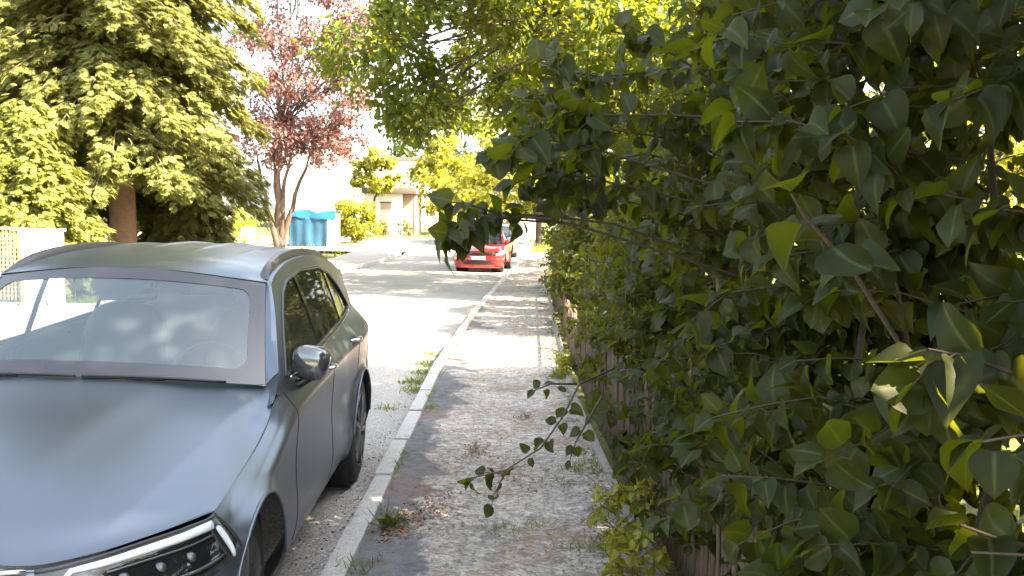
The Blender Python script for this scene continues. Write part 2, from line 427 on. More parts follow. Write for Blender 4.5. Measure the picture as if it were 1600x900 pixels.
def kerb(xfun, w, y0, y1, ln, side, name, mat='kerb'):
    g = MB()
    y = y0
    while y < y1:
        L = ln * random.uniform(0.97, 1.02)
        xa, xb = xfun(y), xfun(y + L)
        c = ((xa + xb) / 2 + side * w / 2 + random.uniform(-0.006, 0.006), y + L / 2, zg(y + L / 2) + random.uniform(-0.006, 0.006) - 0.01)
        rot = Matrix.Rotation(-math.atan2(xb - xa, L) + random.uniform(-.004, .004), 3, 'Z') @ Matrix.Rotation(random.uniform(-.012, .012), 3, 'X')
        g.box(c, (w, L - random.uniform(0.010, 0.032), 0.24), rot, 0.014)
        y += L
    tag(g.build(name, M[mat], angle=40), kind='structure')
kerb(xr, KW, -5, 60, 1.0, -1, 'kerb')
kerb(xl, 0.14, -8, 42, 1.0, -1, 'far_kerb')
kerb(xf, 0.06, -3, 42, 1.5, 1, 'fence_edging', 'edging')

# ------------------------------------------------------------------ cars
def hermite(xs, ys, x):
    """monotone cubic through a table; ys may have several columns"""
    xs = np.asarray(xs, float); ys = np.asarray(ys, float)
    if ys.ndim == 1: ys = ys[:, None]
    h = np.diff(xs)[:, None]; d = np.diff(ys, axis=0) / h
    m = np.zeros_like(ys)
    m[1:-1] = np.where(d[:-1] * d[1:] > 0, 2 * d[:-1] * d[1:] / (d[:-1] + d[1:] + 1e-12), 0)
    m[0], m[-1] = d[0], d[-1]
    x = np.atleast_1d(np.asarray(x, float))
    i = np.clip(np.searchsorted(xs, x, side='right') - 1, 0, len(xs) - 2)
    t = ((x - xs[i]) / (xs[i + 1] - xs[i]))[:, None]; H = h[i]
    return (2*t**3 - 3*t**2 + 1) * ys[i] + (t**3 - 2*t**2 + t) * H * m[i] + (-2*t**3 + 3*t**2) * ys[i + 1] + (t**3 - t**2) * H * m[i + 1]
def s_side(d, z):
    return 0.838 - 0.37 * (z - 1.09) - 0.10 * max(0.0, z - 1.3) ** 1.5 - 0.045 * max(0.0, d - 3.3) ** 1.6
BELT_D = [1.40, 1.65, 2.3, 3.1, 3.7, 4.08, 4.32]; BELT_Z = [1.035, 1.075, 1.095, 1.13, 1.16, 1.18, 1.185]
belt_z = lambda d: float(np.interp(d, BELT_D, BELT_Z))
T_OUT = [(0, 0), (.25, .012), (.45, .045), (.62, .11), (.76, .215), (.878, .37), (.925, .55), (.935, .83), (.925, 1.1), (.918, 1.32), (.915, 1.5),
         (.913, 1.7), (.913, 2.3), (.918, 3.1), (.94, 3.7), (.925, 4.1), (.86, 4.4), (.70, 4.58), (.40, 4.65), (0, 4.67)]
T_TOP = [(0, .06, .82), (.22, .07, .812), (.43, .11, .785), (.56, .18, .795), (.70, .31, .812), (.79, .41, .822), (.84, .50, .832), (.842, .80, .868),
         (.842, 1.08, .905), (.84, 1.29, .957), (.838, 1.42, 1.03)] + [(s_side(d, belt_z(d)), d, belt_z(d)) for d in (1.65, 2.3, 3.1, 3.7, 4.08, 4.32)] + [(.56, 4.45, 1.18), (.30, 4.50, 1.17), (0, 4.52, 1.17)]
T_SH = [.64, .64, .64, .64, .645, .66, .70, .76, .82, .865, .90, .925, .95, .975, 1.0, 1.02, 1.0, .98, .97, .97]
TT = np.arange(20.0)
def tub_cols(ts):
    """control levels of the body side at each t: t runs round the car from nose to tail"""
    ts = np.atleast_1d(np.asarray(ts, float))
    out = hermite(TT, T_OUT, ts); tg = hermite(TT, T_OUT, np.minimum(19, ts + .02)) - hermite(TT, T_OUT, np.maximum(0, ts - .02))
    tg /= np.linalg.norm(tg, axis=1, keepdims=True) + 1e-9
    nrm = np.stack([-tg[:, 1], tg[:, 0]], 1)                 # inward
    top = hermite(TT, T_TOP, ts); zs = hermite(TT, T_SH, ts)[:, 0]
    side = np.where((ts > 6) & (ts < 15), 1.0, .5)
    zb = np.where(ts < 6, .17 + .08 * np.clip((ts - 4.5) / 1.5, 0, 1), .25)
    lev = []
    for ins, z in ((.13, zb), (.06, zb + .015), (.022, .35), (.0, .49), (.012 * side, .49 + .52 * (zs - .49)), (.003, zs)):
        q = out + nrm * np.broadcast_to(ins, ts.shape)[:, None]
        lev.append(np.column_stack([q, np.broadcast_to(z, ts.shape)]))
    q = out + nrm * .014; k = .42
    lev.append(np.column_stack([q * (1 - k) + top[:, :2] * k, zs * .38 + top[:, 2] * .62]))
    lev.append(top)
    return np.stack(lev, 1)
def tub_col(t, fs):
    """points up the body side at t for levels from the sill (0) to the belt line (7)"""
    return hermite(np.arange(8.0), tub_cols(t)[0], fs)
def tub_point(t, f): return tub_col(t, f)[0]
T_OF_D = None
def t_of_d(d):
    global T_OF_D
    if T_OF_D is None:
        tt = np.linspace(0, 19, 800); T_OF_D = (hermite(TT, T_OUT, tt)[:, 1], tt)
    return float(np.interp(d, *T_OF_D))
# windscreen, roof
def ws_point(u, v):
    """u from -1 to 1 across, v from 0 at the bonnet to 1 at the roof"""
    db, zb = 1.40 + .17 * u * u, 1.118 - .048 * u * u
    dt, zt = 1.93 + .11 * u * u, 1.562 - .058 * u * u
    d = db + (dt - db) * v; z = zb + (zt - zb) * v + .022 * math.sin(math.pi * v)
    return np.array([u * (s_side(d, z) - .028 - .055 * (1 - v)), d, z])
EDGE_D = [1.40, 1.57, 1.72, 1.916, 2.04, 2.3, 2.6, 3.0, 3.5, 4.0, 4.35]; EDGE_Z = [1.06, 1.135, 1.25, 1.40, 1.502, 1.555, 1.585, 1.595, 1.575, 1.515, 1.44]
edge_z = lambda d: float(hermite(EDGE_D, EDGE_Z, d)[0][0])
ROOF_D = [1.93, 2.3, 2.8, 3.2, 3.7, 4.1, 4.42]; ROOF_Z = [1.562, 1.615, 1.642, 1.645, 1.628, 1.585, 1.525]
DLO = [(1.66, 1.098), (1.745, 1.17), (1.85, 1.255), (1.98, 1.345), (2.16, 1.44), (2.35, 1.492), (2.8, 1.527), (3.33, 1.517), (3.62, 1.46), (3.84, 1.36), (3.99, 1.25), (4.02, 1.20), (3.95, 1.183), (3.6, 1.166), (3.1, 1.142), (2.6, 1.12), (2.1, 1.106)]

def make_car(root, paint, K=(1, 1, 1), detail=True, rwheel=.37, axles=(.83, 3.70), bumper='plain', lamp_drop=0.0):
    kx, ky, kz = K
    def W(p, m=1.0): return (m * p[0] * kx, (p[1] - 2.335) * ky, p[2] * kz)
    def dense(q):                                   # where the panels end
        return q
    # --- tub: body sides, bumpers, doors
    nt, nl = (640, 96) if detail else (150, 26)
    tt = np.unique(np.concatenate([np.linspace(0, 19, nt), [t_of_d(d) for d in (1.60, 2.60, 3.52)]]))
    ff = np.linspace(0, 7, nl)
    P = np.stack([hermite(np.arange(8.0), L, ff) for L in tub_cols(tt)])
    mid = lambda i, j: (P[i, j] + P[i + 1, j] + P[i, j + 1] + P[i + 1, j + 1]) / 4
    ra = rwheel + .05
    keep = np.ones((len(tt) - 1, len(ff) - 1), int)
    D, Z = P[:, :, 1] * ky, P[:, :, 2] * kz
    for a in axles:
        cy_, cz_ = a * ky, rwheel + .005
        r = np.hypot(D - cy_, Z - cz_); ins = (r < ra) & (P[:, :, 0] > .5)
        allin = ins[:-1, :-1] & ins[1:, :-1] & ins[:-1, 1:] & ins[1:, 1:]
        keep[allin] = 0
        k = ra / np.maximum(r, 1e-6)
        D = np.where(ins, cy_ + (D - cy_) * k, D); Z = np.where(ins, cz_ + (Z - cz_) * k, Z)
        r2 = np.hypot(D - cy_, Z - cz_); fl = np.clip(1 - (r2 - ra) / .07, 0, 1)
        P[:, :, 0] += np.where((P[:, :, 0] > .6) & (r2 < ra + .07), .020 * fl ** 1.5 * (a < 2 or 1), 0)
    P[:, :, 1], P[:, :, 2] = D / ky, Z / kz
    groups = {'body': [], 'front_door': [], 'rear_door': []}
    for i in range(len(tt) - 1):
        for j in range(len(ff) - 1):
            if not keep[i, j]: continue
            m = (P[i, j] + P[i + 1, j + 1]) / 2
            dm = (hermite(TT, T_OUT, (tt[i] + tt[i + 1]) / 2)[0])[1]
            gname = 'body'
            if ff[j] >= 1.9:
                if 1.60 < dm < 2.60: gname = 'front_door'
                elif 2.60 < dm < 3.52: gname = 'rear_door'
            groups[gname].append((i, j))
    body = MB(); doors = []
    def put(mb, cells, m):
        used = {}
        vs_, fs = [], []
        for (i, j) in cells:
            q = []
            for (a, b) in ((i, j), (i + 1, j), (i + 1, j + 1), (i, j + 1)):
                if (a, b) not in used: used[(a, b)] = len(vs_); vs_.append(W(P[a, b], m))
                q.append(used[(a, b)])
            fs.append(q if m > 0 else q[::-1])
        mb.add(vs_, fs)
    for m in (1, -1): put(body, groups['body'], m)
    # --- greenhouse side: a ring from the belt and roof edge in to the window opening
    c0 = np.array([2.85, 1.29])
    outer = [(d, belt_z(d)) for d in np.linspace(4.34, 1.42, 40)] + [(d, edge_z(d)) for d in np.linspace(1.42, 4.35, 70)]
    def ring_at(poly, n):
        poly = np.array(poly + [poly[0]]); res = []
        A = np.unwrap(np.arctan2(poly[:, 1] - c0[1], poly[:, 0] - c0[0]))
        return poly, A
    def cast(poly, th):
        best = None; dv = np.array([math.cos(th), math.sin(th)])
        for k in range(len(poly)):
            a = np.array(poly[k]) - c0; b = np.array(poly[(k + 1) % len(poly)]) - c0
            e = b - a; den = dv[0] * -e[1] + dv[1] * e[0]
            if abs(den) < 1e-12: continue
            tq = (a[0] * -e[1] + a[1] * e[0]) / den; uq = (dv[0] * a[1] - dv[1] * a[0]) / den
            if tq > 0 and -1e-6 <= uq <= 1 + 1e-6 and (best is None or tq > best): best = tq
        return c0 + dv * best
    ths = sorted(set([round(math.atan2(p[1] - c0[1], p[0] - c0[0]), 5) for p in DLO + outer[::2]] + [round(x, 5) for x in np.linspace(-math.pi, math.pi, 100)[:-1]]))
    O = [cast(outer, t) for t in ths]; I = [cast(DLO, t) for t in ths]
    for m in (1, -1):
        rows = []
        for k in range(len(ths)):
            rows.append([W((s_side(*(O[k] * (1 - w) + I[k] * w)), *(O[k] * (1 - w) + I[k] * w)), m) for w in (0, .33, .66, 1)])
        body.grid(rows, closed_u=True)
    for m in (1, -1):
        rows = []
        A_, B_ = np.array([.752, 1.585, 1.058]), np.array([.836, 1.39, 1.028])
        for k in range(9):
            w = k / 8; i_ = B_ + (A_ - B_) * w; d = i_[1] - .012 * w; ez = edge_z(max(d, 1.40)); e = np.array([s_side(d, ez), d, ez])
            rows.append([W(p_, m) for p_ in (i_ + np.array([-.02, 0, -.015]), i_, (i_ + e) / 2 + np.array([.003, 0, .002]), e)])
        body.grid(rows)
        rows = []
        for v in np.linspace(0, 1, 24):
            p = ws_point(1, v); e = np.array([s_side(p[1], edge_z(p[1])), p[1], edge_z(p[1])])
            mid_ = (p + e) / 2 + np.array([.006, -.012, .010])
            rows.append([W(q, m) for q in (p + np.array([-.012, .004, -.006]), p, mid_, e)])
        body.grid(rows)
    # --- roof and tail
    def roof_pt(d, u):
        ez = edge_z(min(d, 4.35)); se = s_side(d, ez); zc = float(hermite(ROOF_D, ROOF_Z, d)[0][0])
        dd = d
        z = ez + (zc - ez) * (1 - abs(u) ** 2.7)
        x = u * se
        if 2.5 < d < 4.3:
            e = min(1, (d - 2.5) / .4, (4.3 - d) / .25)
            for rr in (-.40, -.135, .135, .40): z += .011 * e * math.exp(-((x - rr) / .018) ** 2)
        return W((x, dd, z))
    nu = 120 if detail else 24
    def dstart(u): return 1.93 + .11 * u * u
    body.grid([[roof_pt(dstart(u) + (4.38 - dstart(u)) * k / 40, u) for u in np.linspace(-1, 1, nu)] for k in range(41)])
    # tailgate
    def tail(u, v):
        ez = edge_z(4.35); se = s_side(4.35, ez); zc = ROOF_Z[-1]
        a = np.array([u * se, 4.38, ez + (zc - .01 - ez) * (1 - abs(u) ** 2.7)])
        tq = 19 - abs(u) * 3.0; b = hermite(TT, T_TOP, tq)[0]; b = np.array([math.copysign(b[0], u) if u else 0, b[1], b[2]])
        return W(a + (b - a) * v)
    body.grid([[tail(u, v) for u in np.linspace(-1, 1, 25)] for v in np.linspace(0, 1, 8)])
    # rolled lips round the wheel arches
    Pf = P[P[:, :, 0] > .5]
    for m in (1, -1):
        for a in axles:
            lipp = []
            for an in np.linspace(R(6), R(172), 46):
                d_, z_ = a + ra * math.cos(an) / ky, (rwheel + .005 + ra * math.sin(an)) / kz
                q = Pf[np.argmin(np.hypot(Pf[:, 1] - d_, Pf[:, 2] - z_))]; lipp.append((q[0], d_, z_))
            lipp = np.array(lipp); lipp[:, 0] = np.convolve(np.pad(lipp[:, 0], 4, mode='edge'), np.ones(9) / 9, 'valid')
            body.tube([W(q - np.array([.003, 0, 0]), m) for q in lipp], .007, 8)
    body_o = body.build('body', paint, root, angle=50)
    for m in (1, -1):
        for gname in ('front_door', 'rear_door'):
            mb = MB(); put(mb, groups[gname], m)
            doors.append((gname, m, mb.build('door', paint, root)))
    # shut lines
    for m in (1, -1):
        for d in (1.60, 2.60, 3.52):
            gap = MB()
            t = t_of_d(d)
            pts = [W(q, m) for q in tub_col(t, np.linspace(1.9, 7, 26))]
            pts = [p for p in pts if math.hypot(p[1] + 2.335 * ky - axles[1] * ky, p[2] - rwheel) > ra]
            if len(pts) > 2:
                gap.tube(pts, .0024, 5); gap.build('door_gap', M['black_plastic'], root)
    # --- bonnet
    hood = MB()
    def hood_pt(u, v):
        s_e = .836
        fr = hermite([0, .2, .43, .56, .70, .836], [(.062, .835), (.07, .828), (.115, .797), (.185, .805), (.315, .822), (.50, .838)], abs(u) * s_e)[0]
        d_r = 1.40 + .17 * min(1, (abs(u) * s_e / .77)) ** 2
        if abs(u) * s_e > .77: d_r = 1.57 - (abs(u) * s_e - .77) / .066 * .17
        d = fr[0] + (d_r - fr[0]) * v
        s = abs(u) * s_e
        zc = float(hermite([.0, .062, .2, .5, 1.0, 1.45], [.80, .835, .895, .985, 1.07, 1.115], d)[0][0])
        ze = float(hermite([.3, .5, .8, 1.08, 1.29, 1.36, 1.45], [.81, .836, .872, .909, .961, 1.0, 1.045], d)[0][0])
        sc = float(np.interp(d, [.06, .15, .4, .9, 1.5], [.44, .52, .62, .70, .755]))
        zk = float(hermite([.06, .15, .4, .9, 1.5], [.80, .825, .90, .995, 1.062], d)[0][0])
        if s < sc: z = zc + (zk - zc) * (s / sc) ** 2.0
        else:
            w = min(1.0, (s - sc) / max(.836 - sc, 1e-3)); z = zk + (ze - zk) * (w ** 0.92)
        dome = float(np.interp(d, [.06, .5, 1.5], [.20, .27, .40]))
        z -= .014 * (1 / (1 + math.exp(-(s - dome) / .045)))
        w = max(0.0, 1 - v / .12); z = z * (1 - w * w) + fr[1] * w * w
        return W((math.copysign(s, u), d, z))
    hood.grid([[hood_pt(u, v) for u in np.linspace(-1, 1, 141 if detail else 31)] for v in np.linspace(0, 1, 60 if detail else 16)])
    hood.build('bonnet', paint, root)
    lip = MB()
    for m in (1, -1):
        e = [np.array(hood_pt(m, v)) for v in np.linspace(0, 1, 30)] 
        lip.grid([[p + np.array([m * .014, 0, -.012]), p + np.array([-m * .03, 0, -.03])] for p in e])
    e = [np.array(hood_pt(u, 0)) for u in np.linspace(-1, 1, 40)]
    lip.grid([[p + np.array([0, -.02, -.012]), p + np.array([0, .04, -.05])] for p in e])
    lip.build('bonnet_gap', M['black_plastic'], root)
    # --- windscreen with its black frit band
    ws = MB(); ws.grid([[W(ws_point(u, v)) for u in np.linspace(-1, 1, 40)] for v in np.linspace(0, 1, 16)])
    wso = ws.build('windscreen', M['windscreen'], root)
    def rr(hu0, hu1, v0, v1, r, n=10):
        pts = []
        for (cx, cy_, a0) in ((hu1 - r, v1 - r * 1.9, 0), (hu0 + r, v1 - r * 1.9, 90), (hu0 + r, v0 + r * 1.9, 180), (hu1 - r, v0 + r * 1.9, 270)):
            for k in range(n):
                a = R(a0 + 90 * k / (n - 1)); pts.append((cx + r * math.cos(a), cy_ + 1.9 * r * math.sin(a)))
        return pts
    def dens(pts, n=6):
        res = []
        for k in range(len(pts)):
            a, b = np.array(pts[k]), np.array(pts[(k + 1) % len(pts)])
            q = max(1, int(np.linalg.norm(b - a) / .05))
            res += [tuple(a + (b - a) * i / q) for i in range(q)]
        return res
    inner = dens(rr(-.905, .905, .115, .875, .07))
    def outw(p):
        x, y = p[0], (p[1] - .5) * 2
        k = 1 / max(abs(x), abs(y)); return (x * k, .5 + y * k / 2)
    fr = MB(); rows = []
    for p in inner:
        q = outw(p)
        rows.append([np.array(W(ws_point(p[0] + (q[0] - p[0]) * w, p[1] + (q[1] - p[1]) * w))) + np.array([0, -.0016, .0022]) for w in (0, .35, .7, 1)])
    fr.grid(rows, closed_u=True)
    fr.build('frit_band', M['frit'], wso)
    # --- side windows
    def wpt(d, z, m, o=0.0): return np.array(W((s_side(d, z) + o, d, z), m))
    for m in (1, -1):
        panes = [(1.66, 2.60), (2.67, 3.46), (3.52, 4.02)]
        for (a, b) in panes:
            # clip the opening between two pillars
            a_, b_ = max(a, 1.66), min(b, 4.02); xs = np.linspace(0, 1, 14)
            up = lambda d: float(np.interp(d, [p[0] for p in DLO[:12]], [p[1] for p in DLO[:12]]))
            lo = lambda d: float(np.interp(d, [1.66, 2.1, 2.6, 3.1, 3.6, 3.95, 4.02], [1.098, 1.106, 1.12, 1.142, 1.166, 1.183, 1.20]))
            SH = {1.66: 0, 2.60: -.10, 2.67: -.10, 3.46: .06, 3.52: .06, 4.02: 0}
            rows = []
            for w in xs:
                d0 = a_ + (b_ - a_) * w; sh = SH[a_] * (1 - w) + SH[b_] * w
                rows.append([(lambda z: wpt(d0 + sh * (z - 1.12), z, m, -.006))(lo(d0) + (up(d0) - lo(d0)) * k / 6) for k in range(7)])
            pb = MB(); pb.grid(rows)
            pb.build('side_window', M['glass'], root)
        for (a, b, sh) in ((2.60, 2.67, -.10), (3.46, 3.52, .06)):
            pl = MB(); pl.grid([[wpt(d + sh * (z - 1.12) , z, m, .001) for z in np.linspace(lo(d) - .004, up(d) + .004, 8)] for d in (a, b)])
            pl.build('window_pillar', M['gloss_black'], root)
        tr = MB()
        n_ = len(DLO)
        loop = [np.array(wpt(*( (np.array(DLO[k % n_]) * (1 - w) + np.array(DLO[(k + 1) % n_]) * w)), m, .002)) for k in range(n_) for w in (0, .25, .5, .75)] 
        loop.append(loop[0])
        tr.tube(loop, .009, 6)
        tr.build('window_trim', M['dark_trim'], root)
        if detail:
            ct = MB(); ct.tube([wpt(d, lo(d) - .014, m, .005) for d in np.linspace(1.72, 3.98, 24)], .007, 6)
            ct.build('belt_trim', M['chrome'], root)
            rl = MB()
            dd = np.linspace(2.06, 4.05, 36)
            rows = []
            for d in dd:
                e = min(1.0, (d - 2.06) / .22, (4.05 - d) / .3); e = max(e, 0.0)
                ez = edge_z(d); sc_ = s_side(d, ez) - .045
                zb = ez + .004; h = .008 + .034 * e ** .6
                rows.append([W((sc_ + q[0], d, zb + q[1]), m) for q in ((.026, -.01), (.026, h * .6), (.016, h), (-.012, h), (-.022, h * .6), (-.022, -.0))])
            rl.grid(rows, closed_v=True)
            rl.build('roof_rail', M['rail'], root, angle=45)
    # --- wheels and wheel wells
    for a in axles:
        for m in (1, -1):
            cx = m * (.928 if a > 2 else .868) * kx
            cy_ = (a - 2.335) * ky; r = rwheel
            wl_ = MB()
            wl_.lathe([(cx - m * .40, .02), (cx - m * .40, ra - .01), (cx - m * .03, ra - .003)], 40, 'x', (0, cy_, r + .005))
            wl_.build('wheel_well', M['black_plastic'], root)
            ty = MB(); w2 = .225
            prof = [(0, r * .68), (-m * .004, r * .74), (-m * .001, r * .86), (-m * .012, r * .95), (-m * .04, r), (-m * (w2 - .04), r), (-m * (w2 - .01), r * .95), (-m * w2, r * .8), (-m * w2, r * .6)]
            ty.lathe([(cx + p[0], p[1]) for p in prof], 48, 'x', (0, cy_, r))
            wo = ty.build('wheel', M['rubber'], root, angle=60)
            if detail:
                rm = MB()
                rm.lathe([(cx - m * .004, r * .70), (cx + m * .003, r * .685), (cx - m * .02, r * .655), (cx - m * .12, r * .62)], 48, 'x', (0, cy_, r))
                for k in range(5):
                    for o in (-.11, .11):
                        ang = 2 * math.pi * k / 5 + o
                        p0 = np.array([cx - m * .015, cy_ + .05 * math.cos(ang), r + .05 * math.sin(ang)])
                        ang2 = ang + o * .9
                        p1 = np.array([cx - m * .012, cy_ + r * .67 * math.cos(ang2), r + r * .67 * math.sin(ang2)])
                        rm.tube([p0, (p0 + p1) / 2 + np.array([m * .006, 0, 0]), p1], [.024, .019, .022], 6)
                rm.lathe([(cx + m * .004, 0.0), (cx + m * .004, .03), (cx - m * .01, .062), (cx - m * .05, .07)], 24, 'x', (0, cy_, r))
                rm.build('rim', M['rim'], wo, angle=45)
                bd = MB(); bd.lathe([(cx - m * .09, .0), (cx - m * .09, r * .5), (cx - m * .12, r * .5)], 32, 'x', (0, cy_, r))
                bd.build('brake_disc', M['rail'], wo, angle=45)
            else:
                rm = MB(); rm.lathe([(cx - m * .004, r * .70), (cx + m * .003, r * .66), (cx - m * .02, r * .3), (cx - m * .01, 0)], 24, 'x', (0, cy_, r))
                rm.build('rim', M['rim'], wo)
    # --- mirrors
    for m in (1, -1):
        mo = MB()
        mo.ell(W((.925, 1.80, 1.145), m), (.088, .07, .082), .62, 14, 24, Matrix.Rotation(m * R(-9), 3, 'Z') @ Matrix.Rotation(m * R(8), 3, 'Y'))
        q = mo.build('mirror', M['mirror_shell'] if detail else paint, root)
        ar = MB(); ar.tube([W((.82, 1.80, 1.045), m), W((.875, 1.795, 1.04), m), W((.92, 1.80, 1.075), m)], [.05, .04, .045], 8, flat=.55)
        ar.build('mirror_arm', M['black_plastic'], q)
    # --- interior seen through the glass
    inn = MB()
    inn.grid([[W((s, d, z)) for s in np.linspace(-.76, .76, 9)] for d, z in ((1.43, 1.03), (1.7, 1.045), (1.95, 1.05), (2.08, 1.0), (2.12, .80), (2.2, .45), (3.9, .42), (4.3, .75), (4.4, 1.1))])
    inn.build('dashboard', M['interior'], root, angle=30)
    hl = MB(); hl.grid([[np.array(roof_pt(d, u * .95)) - np.array([0, 0, .03]) for u in np.linspace(-1, 1, 9)] for d in np.linspace(2.05, 4.3, 9)])
    hl.build('headliner', M['headliner'], root)
    if detail:
        for s in (-.37, .37):
            st = MB()
            st.ell(W((s, 2.82, .95)), (.24, .085, .36), .6, 12, 20, Matrix.Rotation(R(-18), 3, 'X'))
            st.ell(W((s, 2.72, .62)), (.25, .27, .10), .6)
            so = st.build('seat', M['seat'], root)
            hr = MB(); hr.ell(W((s, 2.96, 1.37)), (.13, .05, .09), .7, 10, 16, Matrix.Rotation(R(-14), 3, 'X')); hr.build('headrest', M['seat'], so)
        st = MB(); st.ell(W((0, 3.75, .95)), (.66, .09, .32), .5, 12, 24, Matrix.Rotation(R(-16), 3, 'X')); so = st.build('seat', M['seat'], root)
        for s in (-.42, .42):
            hr = MB(); hr.ell(W((s, 3.86, 1.28)), (.12, .05, .07), .7, 10, 16); hr.build('headrest', M['seat'], so)
        sw = MB()
        cw = np.array(W((.37, 2.03, 1.02))); ax = Matrix.Rotation(R(62), 3, 'X')
        ring = [cw + np.array(ax @ Vector((.185 * math.cos(a), .185 * math.sin(a), 0))) for a in np.linspace(0, 2 * math.pi, 41)]
        sw.tube(ring, .016, 8, cap=False)
        sw.ell(cw, (.075, .05, .06), .8)
        for a in (0, math.pi, -math.pi / 2): sw.tube([cw, cw + np.array(ax @ Vector((.18 * math.cos(a), .18 * math.sin(a), 0)))], .018, 6, flat=.5)
        sw.build('steering_wheel', M['rail'], root)
        sh = MB()
        def wi(u, v, o): return np.array(ws_point(u, v)) + np.array([0, .006 + o * .6, -.010 - o])
        sh.grid([[W(wi(u, v, 0)) for u in np.linspace(-.10 - .12 * (v > .8), .10 + .12 * (v > .8), 5)] for v in (.66, .70, .82, .99)])
        sh.build('sensor_housing', M['black_plastic'], root)
        im = MB(); im.ell(W((0.0, 2.02, 1.43)), (.12, .018, .034), .5, 10, 20); im.build('interior_mirror', M['gloss_black'], root)
        wp = MB()
        for (u0, u1) in ((-.86, -.02), (.02, .80)):
            pts = [np.array(W(ws_point(u0 + (u1 - u0) * k / 12, .006 + .006 * math.sin(math.pi * k / 12)))) + np.array([0, -.006, .004]) for k in range(13)]
            wp.tube(pts, [.006] * 13, 6)
            wp.tube([p + np.array([0, .008, -.006]) for p in pts[:8]], [.010] * 8, 6)
        wp.build('wiper', M['black_plastic'], root)
        # door handles
        for (gname, m, o) in doors:
            d0, zz = (2.46, 1.015) if gname == 'front_door' else (3.40, 1.045)
            fz = [f for f in np.linspace(4.5, 7, 120)]
            def surf(d):
                t = t_of_d(d); c = tub_col(t, fz); return min(c, key=lambda q: abs(q[2] - zz))
            pts = [np.array(W(surf(d), m)) for d in np.linspace(d0 - .10, d0 + .10, 9)]
            off = [.004, .026, .036, .040, .041, .040, .036, .026, .004]
            hd = MB(); hd.tube([p + np.array([m * off[k], 0, .0]) for k, p in enumerate(pts)], [.012, .016, .018, .018, .018, .018, .018, .016, .012], 10, flat=.75)
            hd.build('handle', M['chrome'], o)
            cup = MB(); cc = pts[4]; cup.ell(cc + np.array([-m * .002, 0, -.004]), (.006, .07, .026), 1.0, 8, 20); cup.build('handle_recess', M['black_plastic'], o)
    # --- head lamps
    for m in (1, -1):
        def lamp(u, v, o=0.0):
            """u from the grille outwards, v from the lower edge to the bonnet edge"""
            tq = 2.05 + u * 3.95
            f0 = 5.02 + .25 * (1 - u)
            p = tub_point(tq, f0 + (6.93 - f0) * v)
            q = tub_point(tq, min(7, f0 + (6.93 - f0) * v + .12)); r_ = tub_point(min(6.2, tq + .1), f0 + (6.93 - f0) * v)
            nn = np.cross(r_ - p, q - p); nn /= np.linalg.norm(nn) + 1e-9
            if nn[1] > 0 and nn[0] < 0: nn = -nn
            if nn[2] < 0: nn = -nn
            return np.array(W(p + nn * o, m))
        lm = MB(); lm.grid([[lamp(u, v, .004) for u in np.linspace(0, 1, 24)] for v in np.linspace(0.0, 1, 10)])
        lo_ = lm.build('headlight', M['gloss_black'], root)
        if detail:
            dr = MB()
            dr.tube([lamp(.13, .10, .010)] + [lamp(u, v, .010) for u, v in ((.11, .55), (.16, .80))] + [lamp(u, .80 + .02 * u, .010) for u in np.linspace(.22, .9, 14)], [.009] * 3 + list(np.linspace(.010, .016, 14)), 8, flat=.5)
            dr.tube([lamp(.915, v, .012) for v in np.linspace(.70, .05, 10)], [.013, .018, .02, .02, .02, .02, .02, .018, .016, .012], 8, flat=.5)
            dr.build('daylight_strip', M['lamp_white'], lo_)
            bz = MB()
            bz.tube([lamp(u, .985, .006) for u in np.linspace(0, 1, 24)], .008, 6)
            bz.tube([lamp(.99, v, .006) for v in np.linspace(1, 0, 10)], .007, 6)
            bz.build('lamp_seal', M['dark_trim'], lo_)
            ch = MB()
            for u in (.36, .52, .67):
                c = lamp(u, .40, -.010); ch.ell(c, (.026, .016, .022), .9, 10, 18)
            ch.tube([lamp(u, .18, .009) for u in np.linspace(.25, .85, 12)], .006, 6)
            ch.tube([lamp(u, .58, .009) for u in np.linspace(.30, .85, 12)], .004, 6)
            ch.build('lamp_reflector', M['rim'], lo_)
            cv = MB(); cv.grid([[lamp(u, v, .030 * (math.sin(math.pi * min(1, max(0, u))) ** .3) * math.sin(math.pi * v) ** .4 + .005) for u in np.linspace(0, 1, 24)] for v in np.linspace(0, 1, 12)])
            cv.build('lamp_cover', M['lamp_glass'], lo_)
        else:
            dr = MB(); dr.tube([lamp(u, .30, .012) for u in np.linspace(.3, .95, 8)], .016, 6); dr.tube([lamp(u, .75, .012) for u in np.linspace(.5, .95, 8)], .012, 6)
            dr.build('daylight_strip', M['lamp_white'], lo_)
    # --- front
    def fp(s, z, o=.012):
        t = float(np.interp(abs(s), hermite(TT, T_OUT, np.linspace(0, 6, 60))[:, 0], np.linspace(0, 6, 60)))
        c = min(tub_col(t, np.linspace(0, 7, 90)), key=lambda q: abs(q[2] - z))
        return np.array(W((math.copysign(c[0], s), c[1] - o, c[2])))
    if bumper == 'grille':
        gr = MB(); gr.grid([[fp(s, z, .014) for s in np.linspace(-.43 + .08 * (z < .5), .43 - .08 * (z < .5), 20)] for z in np.linspace(.42, .785, 10)])
        go = gr.build('grille', M['gloss_black'], root)
        pn = MB()
        for i, z in enumerate(np.arange(.45, .785, .032)):
            for s in np.arange(-.40 + .02 * (i % 2), .41, .04): pn.ell(fp(s, z, .018), (.006, .004, .004), 1, 4, 6)
        pn.build('grille_studs', M['chrome'], go)
        gs = MB(); gs.tube([fp(s, .79, .016) for s in np.linspace(-.44, .44, 30)], .009, 6); gs.build('grille_surround', M['chrome'], go)
        it = MB(); it.grid([[fp(s, z, .008) for s in np.linspace(-.78, .78, 20)] for z in (.29, .34, .38)]); it.build('air_intake', M['black_plastic'], root)
    else:
